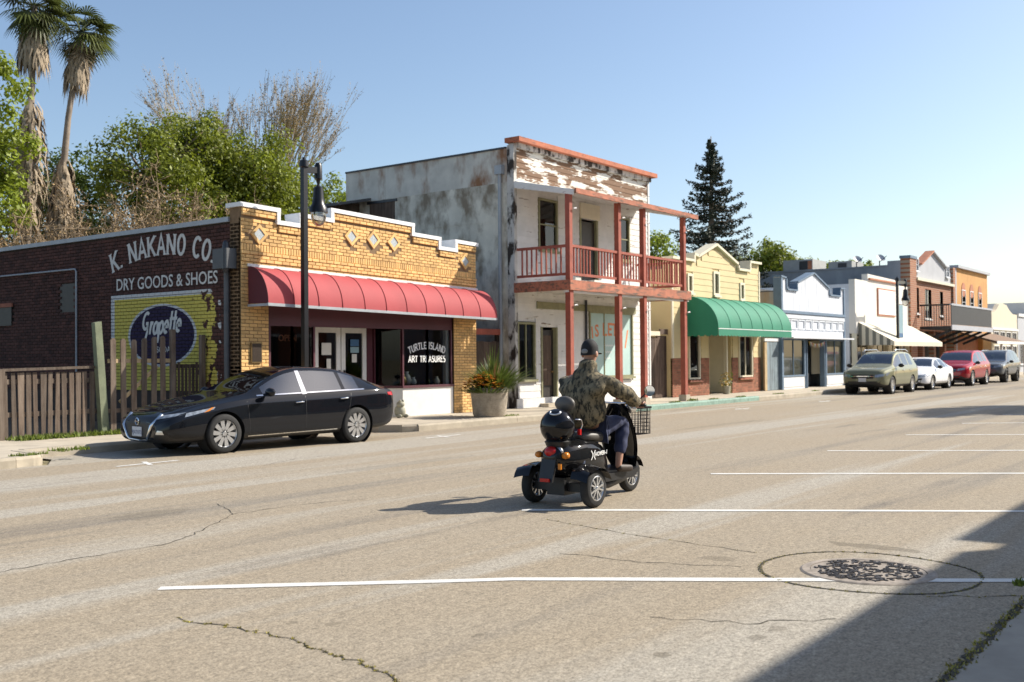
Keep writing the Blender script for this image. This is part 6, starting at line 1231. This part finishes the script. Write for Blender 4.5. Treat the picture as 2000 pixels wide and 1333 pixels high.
N = {'pelvis': (9.72, P0, .80, (.15, .17)), 'spine': (9.70, P0, 1.0, (.13, .16)), 'chest': (9.72, P0, 1.20, (.13, .17)), 'neckb': (9.77, P0, 1.40, (.07, .08)), 'neck': (9.80, P0, 1.47, .058), 'jaw': (9.835, P0, 1.535, (.075, .068)), 'skull': (9.825, P0, 1.62, (.095, .078)), 'crown': (9.82, P0, 1.70, (.07, .06))}
E = [('pelvis', 'spine'), ('spine', 'chest'), ('chest', 'neckb'), ('neckb', 'neck'), ('neck', 'jaw'), ('jaw', 'skull'), ('skull', 'crown')]
for s, q in ((-1, 'r'), (1, 'l')):
    N.update({'sh'+q: (9.76, P0+s*.21, 1.32, .065), 'el'+q: (9.95, P0+s*.37, 1.12, .048), 'wr'+q: (10.20, P0+s*.325, 1.045, .030), 'pa'+q: (10.262, P0+s*.315, 1.043, (.024, .042)), 'hip'+q: (9.76, P0+s*.11, .79, .095), 'kn'+q: (10.14, P0+s*.17, .84, .062), 'an'+q: (10.0, P0+s*.20, .40, .040), 'he'+q: (9.97, P0+s*.205, .335, .038), 'to'+q: (10.16, P0+s*.235, .318, .03)})
    E += [('chest', 'sh'+q), ('sh'+q, 'el'+q), ('el'+q, 'wr'+q), ('wr'+q, 'pa'+q), ('pelvis', 'hip'+q), ('hip'+q, 'kn'+q), ('kn'+q, 'an'+q), ('an'+q, 'he'+q), ('he'+q, 'to'+q)]
ex = MB()
for s in (-1, 1):                       # four fingers closed round each grip, thumb under it, ears
    for i in range(4):
        y = P0+s*(.285+.022*i); rr = .028; L = (230, 250, 240, 205)[i]
        ex.tube([(10.262, y, 1.050)]+[(10.308+rr*1.05*math.cos(math.radians(150-a)), y, 1.013+rr*1.15*math.sin(math.radians(150-a))) for a in range(0, L, 36)], [.0105]*3+[.0095]*(len(range(0, L, 36))-2), 8)
    ex.tube([(10.25, P0+s*.285, 1.03), (10.275, P0+s*.262, 1.005), (10.305, P0+s*.256, .988), (10.33, P0+s*.262, .988)], [.013, .012, .011, .009], 8)
    ex.ell((9.82, P0+s*.088, 1.585), (.028, .012, .036), 10, 8)
ex.ell((9.925, P0, 1.575), (.022, .016, .024), 10, 8); ex.ell((9.915, P0, 1.535), (.012, .028, .008), 10, 6)
for k_ in N:
    if k_ in ('pelvis', 'spine', 'chest', 'neckb', 'neck', 'jaw', 'skull', 'crown', 'shr', 'shl'): N[k_] = (N[k_][0]-.085, *N[k_][1:])
for i_, v_ in enumerate(ex.v):
    if v_[0] < 10.1: ex.v[i_] = (v_[0]-.085, v_[1], v_[2])
body = skin('body', N, E, 'rider_skin', rider, 2, ex)
for s in (-1, 1): MB().ell((9.827, P0+s*.032, 1.605), (.010, .013, .010), 8, 6).build('eye', 'letter_white', rider, True)
# clothes
N2 = {'hem': (9.66, P0, .80, (.23, .25)), 'waist': (9.63, P0, .92, (.245, .28)), 'back': (9.61, P0, 1.10, (.235, .29)), 'yoke': (9.64, P0, 1.27, (.185, .26)), 'coll': (9.695, P0, 1.42, (.125, .135)), 'coll2': (9.72, P0, 1.525, (.112, .118))}
E2 = [('hem', 'waist'), ('waist', 'back'), ('back', 'yoke'), ('yoke', 'coll'), ('coll', 'coll2')]
for s, q in ((-1, 'r'), (1, 'l')):
    N2.update({'sh'+q: (9.67, P0+s*.265, 1.28, .115), 'up'+q: (9.81, P0+s*.34, 1.19, .108), 'el'+q: (9.97, P0+s*.375, 1.11, .088), 'fa'+q: (10.09, P0+s*.35, 1.065, .072), 'cu'+q: (10.20, P0+s*.325, 1.045, .046)})
    E2 += [('yoke', 'sh'+q), ('sh'+q, 'up'+q), ('up'+q, 'el'+q), ('el'+q, 'fa'+q), ('fa'+q, 'cu'+q)]
jk = skin('jacket', N2, E2, 'camo', rider, 3)
for v in jk.data.vertices:               # folds and slack in the cloth
    p = v.co; n = noise.noise(Vector((p.x*7, p.y*7, p.z*11)))*.022+noise.noise(Vector((p.x*16, p.y*16, p.z*9+4)))*.010; v.co += v.normal*n
N3 = {'seat': (9.74, P0, .79, (.15, .19))}; E3 = []
for s, q in ((-1, 'r'), (1, 'l')):
    N3.update({'hi'+q: (9.82, P0+s*.12, .80, .108), 'th'+q: (9.98, P0+s*.15, .825, .098), 'kn'+q: (10.145, P0+s*.17, .835, .084), 'sn'+q: (10.09, P0+s*.185, .66, .078), 'hm'+q: (10.02, P0+s*.198, .47, .068)}); E3 += [('seat', 'hi'+q), ('hi'+q, 'th'+q), ('th'+q, 'kn'+q), ('kn'+q, 'sn'+q), ('sn'+q, 'hm'+q)]
tr_ = skin('trousers', N3, E3, 'jeans', rider, 3)
for v in tr_.data.vertices: v.co += v.normal*noise.noise(Vector((v.co.x*11, v.co.y*11, v.co.z*15)))*.012
for s in (-1, 1): skin('shoe', {'a': (9.955, P0+s*.205, .335, (.045, .046)), 'b': (10.05, P0+s*.22, .325, (.042, .046)), 'c': (10.17, P0+s*.24, .315, (.030, .042)), 'd': (10.215, P0+s*.247, .31, (.018, .03))}, [('a', 'b'), ('b', 'c'), ('c', 'd')], 'shoe', rider)
# cap: crown, closure opening, band, peak
rows = []
for i in range(9):
    e = math.pi/2*i/8; rows.append([(9.737+.108*math.cos(e)*math.cos(a), P0+.092*math.cos(e)*math.sin(a), 1.625+.128*math.sin(e)**.85) for a in [2*math.pi*j/28 for j in range(28)]])
low = [(9.733+.110*math.cos(a), P0+.094*math.sin(a), 1.585+.012*math.cos(a)) for a in [2*math.pi*j/28 for j in range(28)]]
cp_ = MB().grid([low]+rows, close=True).build('cap', 'cap_black', rider, True)
MB().ell((9.633, P0, 1.618), (.012, .042, .028), 14, 8).build('cap_opening', 'cap_grey', cp_, True); MB().ell((9.735, P0, 1.755), (.012, .012, .006), 8, 5).build('cap_button', 'cap_black', cp_, True)
pk = [[(9.815+.115*r*math.cos(a), P0+.085*(.95+.05*r)*math.sin(a), 1.602-.018*r*math.cos(a)) for a in [math.radians(-80+16*j) for j in range(11)]] for r in (0, .5, 1.)]
MB().grid(pk).build('cap_peak', 'cap_black', cp_, True)
# ------------------------------------------------------------------ trees
random.seed(21)
def rdir():
    while True:
        v = Vector((rnd(-1, 1), rnd(-1, 1), rnd(-1, 1)))
        if .05 < v.length < 1: return v.normalized()
def leaf(mb, p, n, s, m=0, asp=.55):
    a = n.cross(rdir()); a = a.normalized() if a.length > 1e-3 else Vector((1, 0, 0)); b = n.cross(a)*asp
    mb.add([p-a*s, p+b*s, p+a*s, p-b*s], [(0, 1, 2, 3)], m)
def tree(name, label, base, lobes, n, size, m, trunk_r=.3, clump=.62, group=None, k=34, bark='trunk_bark', fork=None):
    t = thing(name, label, 'tree', (base[0], base[1], .0), 0, group); mb = MB(); tk = MB(); vol = sum(l[3]*l[4]*l[5] for l in lobes)
    f0 = Vector((base[0], base[1], 0)); fk = Vector(fork) if fork else Vector((base[0], base[1], max(1.5, min(l[2]-l[5] for l in lobes)*.8)))
    tk.tube([f0, f0.lerp(fk, .5)+Vector((rnd(-.1, .1), rnd(-.1, .1), 0)), fk], [trunk_r*1.25, trunk_r, trunk_r*.8], 10)
    for (x, y, z, rx, ry, rz) in lobes:
        c = Vector((x, y, z)); tk.tube([fk-Vector((0, 0, .2)), fk.lerp(c, .5)+Vector((rnd(-.3, .3), rnd(-.3, .3), .2)), c], [trunk_r*.6, trunk_r*.4, trunk_r*.15], 7)
        kk = max(8, int(k*(rx*ry*rz/vol)*len(lobes))); nn = int(n*(rx*ry*rz)**.8/sum((l[3]*l[4]*l[5])**.8 for l in lobes))
        for q in range(kk):
            d_ = rdir(); d_.z = d_.z*.9+.12; r = rnd(.35, 1.)**.5*rnd(.85, 1.08); cc = c+Vector((d_.x*rx*r, d_.y*ry*r, d_.z*rz*r)); cr = clump*rnd(.6, 1.25)*min(1.2, (rx+rz)/3.5)
            if q % 2 == 0: tk.tube([c, c.lerp(cc, .6)+rdir()*.15, cc], [trunk_r*.14, trunk_r*.09, .01], 4)
            for _ in range(nn//kk):
                e = rdir(); p = cc+e*cr*rnd(.1, 1)**.6*Vector((1, 1, .75)).length/1.6; leaf(mb, p, (e+rdir()*.8+Vector((0, 0, .4))).normalized(), size*rnd(.6, 1.3))
    tk.build('trunk', bark, t, True); mb.build('crown', m, t, fix=False); return t
tree('oak_tree', 'large dense oak behind the brick shop', (29, 38.5), [(25.6, 38, 9.2, 2.2, 2.6, 2.1), (27.0, 37.6, 10.3, 1.7, 2, 1.6), (28.5, 38.5, 10.9, 1.3, 1.6, 1.6), (30.7, 37.6, 10.0, 2.2, 2.5, 2.1), (32.7, 38.2, 9.6, 1.8, 2, 2.0), (27.4, 38, 7.2, 3.2, 2.6, 2.0), (31.8, 38, 7.2, 2.6, 2.4, 2.2), (29.6, 38, 8.6, 2, 2, 2)], 62000, .085, 'leaf_oak', .4, .72, 'trees behind the brick shop', k=46)
tree('green_tree', 'smaller green tree between the oak and the white building', (37, 40), [(37.0, 39.5, 9.2, 1.5, 1.6, 1.6), (35.9, 39.5, 7.6, 1.4, 1.5, 1.6), (38.3, 40, 7.8, 1.6, 1.6, 1.8)], 11000, .09, 'leaf_bright', .22, .6, 'trees behind the brick shop')
tree('green_tree', 'dark green tree behind the two palms', (23, 43), [(23.6, 43, 9.3, 2.1, 2, 1.7), (26, 43, 8.6, 1.8, 2, 1.8), (24.2, 43, 6.8, 2.6, 2, 1.8)], 11000, .10, 'leaf_deep', .25, .65, 'trees behind the brick shop')
tree('green_tree', 'bright green tree left of the palms', (17.6, 36), [(17.6, 36, 11.0, 1.6, 1.5, 1.6), (18.0, 36, 8.8, 1.7, 1.6, 1.5), (17.6, 36, 6.6, 2.0, 1.7, 1.4), (16.2, 36, 9.2, 1.8, 1.7, 2.6)], 15000, .095, 'leaf_bright', .25, .6, 'trees behind the brick shop')
tree('green_tree', 'green tree right of the tall conifer above the far shops', (71.5, 30), [(71.5, 30, 7.6, 2.3, 2.3, 2.3), (69.9, 32.0, 7.1, 1.9, 1.9, 1.7), (73.6, 27.6, 6.7, 1.9, 1.9, 1.7)], 15000, .13, 'leaf_oak', .3, .7, 'trees behind the far shops')
tree('green_tree', 'light green tree low against the far grey roof', (75.8, 25.4), [(75.3, 25.6, 6.9, 1.6, 1.6, 1.4), (76.4, 24.4, 6.1, 1.5, 1.5, 1.3)], 7000, .13, 'leaf_bright', .22, .6, 'trees behind the far shops')
tree('green_tree', 'small green tree showing under the balcony roof beside the conifer', (50.5, 28.5), [(50.5, 28.5, 6.8, 1.7, 1.7, 1.5), (49.0, 29.5, 6.2, 1.2, 1.2, 1.2)], 6000, .11, 'leaf_bright', .2, .6, 'trees behind the far shops')
tree('street_tree', 'broad street tree on the pavement across the street shading the road', (40.2, .1), [(40.0, .9, 7.4, 2.2, 1.6, 1.5), (38.2, .4, 8.3, 1.6, 1.3, 1.0), (41.6, .2, 6.8, 1.5, 1.3, 1.0)], 12000, .12, 'leaf_oak', .2, .6)
# bare trees: forked twigs to the tips
def bare(name, label, base, h, spread, depth, m, r0, leafm=None, lean=(0, 0), seed=1, n0=5, spl=(2, 4)):
    random.seed(seed); t = thing(name, label, 'tree', (base[0], base[1], 0), 0, 'trees behind the brick shop'); mb = MB(); lf = MB(); q = [0]
    def grow(p, d_, l, r, k):
        e = p+d_*l; mid = p.lerp(e, .5)+rdir()*l*.06; mb.tube([p, mid, e], [r, r*.85, r*.62], 5 if k > 2 else 3, cap=False)
        if leafm and k <= 2:
            for _ in range(3): leaf(lf, p.lerp(e, rnd(0, 1))+rdir()*.08, rdir(), rnd(.03, .06))
        if k == 0: return
        for _ in range(random.randint(*spl)):
            dd = (d_+rdir()*spread+Vector((0, 0, .12))).normalized(); grow(p.lerp(e, rnd(.55, 1)), dd, l*rnd(.62, .86), max(.006, r*.6), k-1)
    b = Vector((base[0], base[1], 0)); top = b+Vector((lean[0], lean[1], h*.42)); mb.tube([b, top], [r0*1.3, r0], 8)
    for i in range(n0): grow(top, (Vector((math.cos(i*6.28/n0), math.sin(i*6.28/n0), 1.5))+rdir()*.3).normalized(), h*.22, r0*.55, depth)
    mb.build('trunk', m, t, fix=False)
    if lf.f: lf.build('crown', leafm, t, fix=False)
bare('bare_tree', 'leafless vase-shaped tree rising behind the oak', (34.6, 42.5), 15.0, .30, 5, 'twig_pale', .16, 'leaf_dry', seed=4, n0=8)
def thicket(label, spots, seed):
    random.seed(seed); t = thing('dry_thicket', label, 'bush', (24, 35.5, 0)); mb = MB(); lf = MB()
    for (x, y, h) in spots:
        for _ in range(44):
            p = Vector((x+rnd(-.6, .6), y+rnd(-.6, .6), 0)); d_ = Vector((rnd(-.35, .35), rnd(-.35, .35), 1)).normalized(); pts = [p]; L = h*rnd(.6, 1.05)
            for i in range(7): d_ = (d_+rdir()*.22).normalized(); pts.append(pts[-1]+d_*L/7)
            mb.tube(pts, [.03-.0035*i for i in range(8)], 3, cap=False)
            for i in range(2, 8):
                for _ in range(8):
                    e = (rdir()+Vector((0, 0, .25))).normalized(); s_ = pts[i]; e2 = s_+e*rnd(.35, .9); mb.tube([s_, s_.lerp(e2, .5)+rdir()*.08, e2], [.012, .009, .005], 3, cap=False)
                    for _ in range(3): leaf(lf, s_.lerp(e2, rnd(.3, 1))+rdir()*.1, rdir(), rnd(.03, .07))
    mb.build('branches', 'twig', t, fix=False); lf.build('dry_leaves', 'leaf_dry', t, fix=False)
thicket('tangled brown leafless thicket rising above the brick side wall', [(19.6, 35, 6.3), (21.2, 35.4, 7.2), (22.3, 35.2, 8.1), (23.5, 35.6, 8.6), (24.6, 35.2, 8.2), (25.6, 35.5, 7.7), (26.7, 35.3, 7.2), (27.7, 35.5, 6.6), (18.4, 35.2, 5.8)], 9)
# palms
def palm(label, pts, r, crown, skirts, seed, R=1.55):
    random.seed(seed); t = thing('palm_tree', label, 'palm', pts[0], 0, 'two fan palms'); P_ = [Vector(p) for p in pts]
    MB().tube(P_, r, 12).build('trunk', 'palm_bark', t, True); c = Vector(crown); mb = MB(); dd = MB()
    def fan(mb, o, d_, L, droop, nb=13):
        s = d_.cross(Vector((0, 0, 1))); s = s.normalized() if s.length > .05 else Vector((1, 0, 0)); u = s.cross(d_); hub = o+d_*L*.45
        mb.bar(o, hub, .03, .02)
        for i in range(nb):
            a = math.radians(-75+150*i/(nb-1)); v = (d_*math.cos(a)+s*math.sin(a)).normalized(); l = L*.62*(1-.25*abs(math.sin(a))); w = s.cross(v) if False else (u*.2+s*math.cos(a)-d_*math.sin(a)).normalized()*.035
            m1 = hub+v*l*.55-Vector((0, 0, droop*l*.15)); m2 = hub+v*l-Vector((0, 0, droop*l*.55)); mb.add([hub-w*.3, hub+w*.3, m1+w, m1-w, m2], [(0, 1, 2, 3), (3, 2, 4)])
    for i in range(46):
        d_ = rdir(); d_.z = d_.z*.75+.12; fan(mb, c, d_.normalized(), R*rnd(.85, 1.1), rnd(.4, 1.1))
    for i in range(26):
        a = rnd(0, 6.28); fan(dd, c-Vector((0, 0, rnd(.1, .5))), Vector((math.cos(a)*.5, math.sin(a)*.5, -rnd(.6, 1.4))).normalized(), R*rnd(.55, .8), .3, 7)
    for (zt, zb, ra, rb) in skirts:                       # thatch of hanging dead fronds
        for i in range(300):
            z = rnd(zb+.5, zt); k = max(0, min(1, (z-P_[0].z)/(P_[-1].z-P_[0].z))); j = next((q for q in range(len(P_)-1) if P_[q].z <= z <= P_[q+1].z), 0); o = P_[j].lerp(P_[j+1], (z-P_[j].z)/(P_[j+1].z-P_[j].z)); a = rnd(0, 6.28); f = (zt-z)/(zt-zb); rad = ra+(rb-ra)*math.sin(math.pi*min(1, f*.9+.1)); o2 = o+Vector((math.cos(a)*rad*.45, math.sin(a)*rad*.45, 0)); l = rnd(.6, 1.5); e = Vector((math.cos(a)*rad, math.sin(a)*rad, 0)); s = Vector((-math.sin(a), math.cos(a), 0))*rnd(.03, .07)
            m1 = o+e*.9-Vector((0, 0, l*.45)); m2 = o+e*rnd(.7, 1.15)+s*rnd(-3, 3)-Vector((0, 0, l)); dd.add([o2-s*.4, o2+s*.4, m1+s, m1-s, m2], [(0, 1, 2, 3), (3, 2, 4)])
    mb.build('fronds', 'leaf_palm', t, fix=False); dd.build('dead_fronds', 'dead_frond', t, fix=False)
palm('tall fan palm with a long shaggy skirt of dead fronds', [(20.3, 38, 0), (20.42, 38, 4), (20.6, 38, 8.5), (20.74, 38, 12), (20.84, 38, 15.0)], [.22, .19, .15, .115, .115], (20.8, 38, 15.0), [(11.5, 6.6, .32, .72), (14.3, 12.8, .3, .62)], 5)
palm('leaning fan palm with a short skirt of dead fronds', [(21.3, 38, 0), (21.55, 38, 4.5), (21.85, 38, 7.6), (22.2, 38, 11.0), (22.55, 38, 13.2), (22.72, 38, 14.4)], [.22, .19, .15, .11, .10, .10], (22.74, 38, 14.5), [(9.4, 5.8, .3, .55), (13.9, 12.4, .28, .5)], 6)
# conifer
def conifer(label, x, y, H, slope, seed):
    random.seed(seed); t = thing('conifer_tree', label, 'tree', (x, y, 0), 0, 'trees behind the far shops'); tk = MB().tube([(x, y, 0), (x, y, H*.6), (x+.1, y, H)], [.38, .2, .02], 8); mb = MB(); z = 3.2
    while z < H-.15:
        r = min(3.6, (H-z)*slope)*rnd(.75, 1.12)+.12
        for i in range(random.randint(4, 6)):
            a = rnd(0, 6.28); L = r*rnd(.6, 1.12); o = Vector((x, y, z)); d_ = Vector((math.cos(a), math.sin(a), 0)); pts = [o, o+d_*L*.5+Vector((0, 0, -.06*L)), o+d_*L+Vector((0, 0, .10*L))]; tk.tube(pts, [.04, .025, .008], 4, cap=False); n = int(16+L*48)
            for q in range(n):
                f = rnd(.12, 1); p = (pts[0].lerp(pts[1], f*2) if f < .5 else pts[1].lerp(pts[2], f*2-1)); w = .34*(1.15-f)*min(1, L); p = p+Vector((-d_.y, d_.x, 0))*rnd(-w, w)+Vector((0, 0, rnd(-.16, .08))); leaf(mb, p, (Vector((0, 0, .7))+rdir()).normalized(), rnd(.06, .15), 0, .35)
        z += rnd(.20, .36)*(1 if z < H*.7 else .75)
    tk.build('trunk', 'trunk_bark', t, True); mb.build('crown', 'leaf_pine', t, fix=False)
conifer('tall dark conifer standing above the yellow shop', 55.4, 27, 14.3, .40, 8)
for o in bpy.data.objects:
    if '_local' in o: del o['_local']
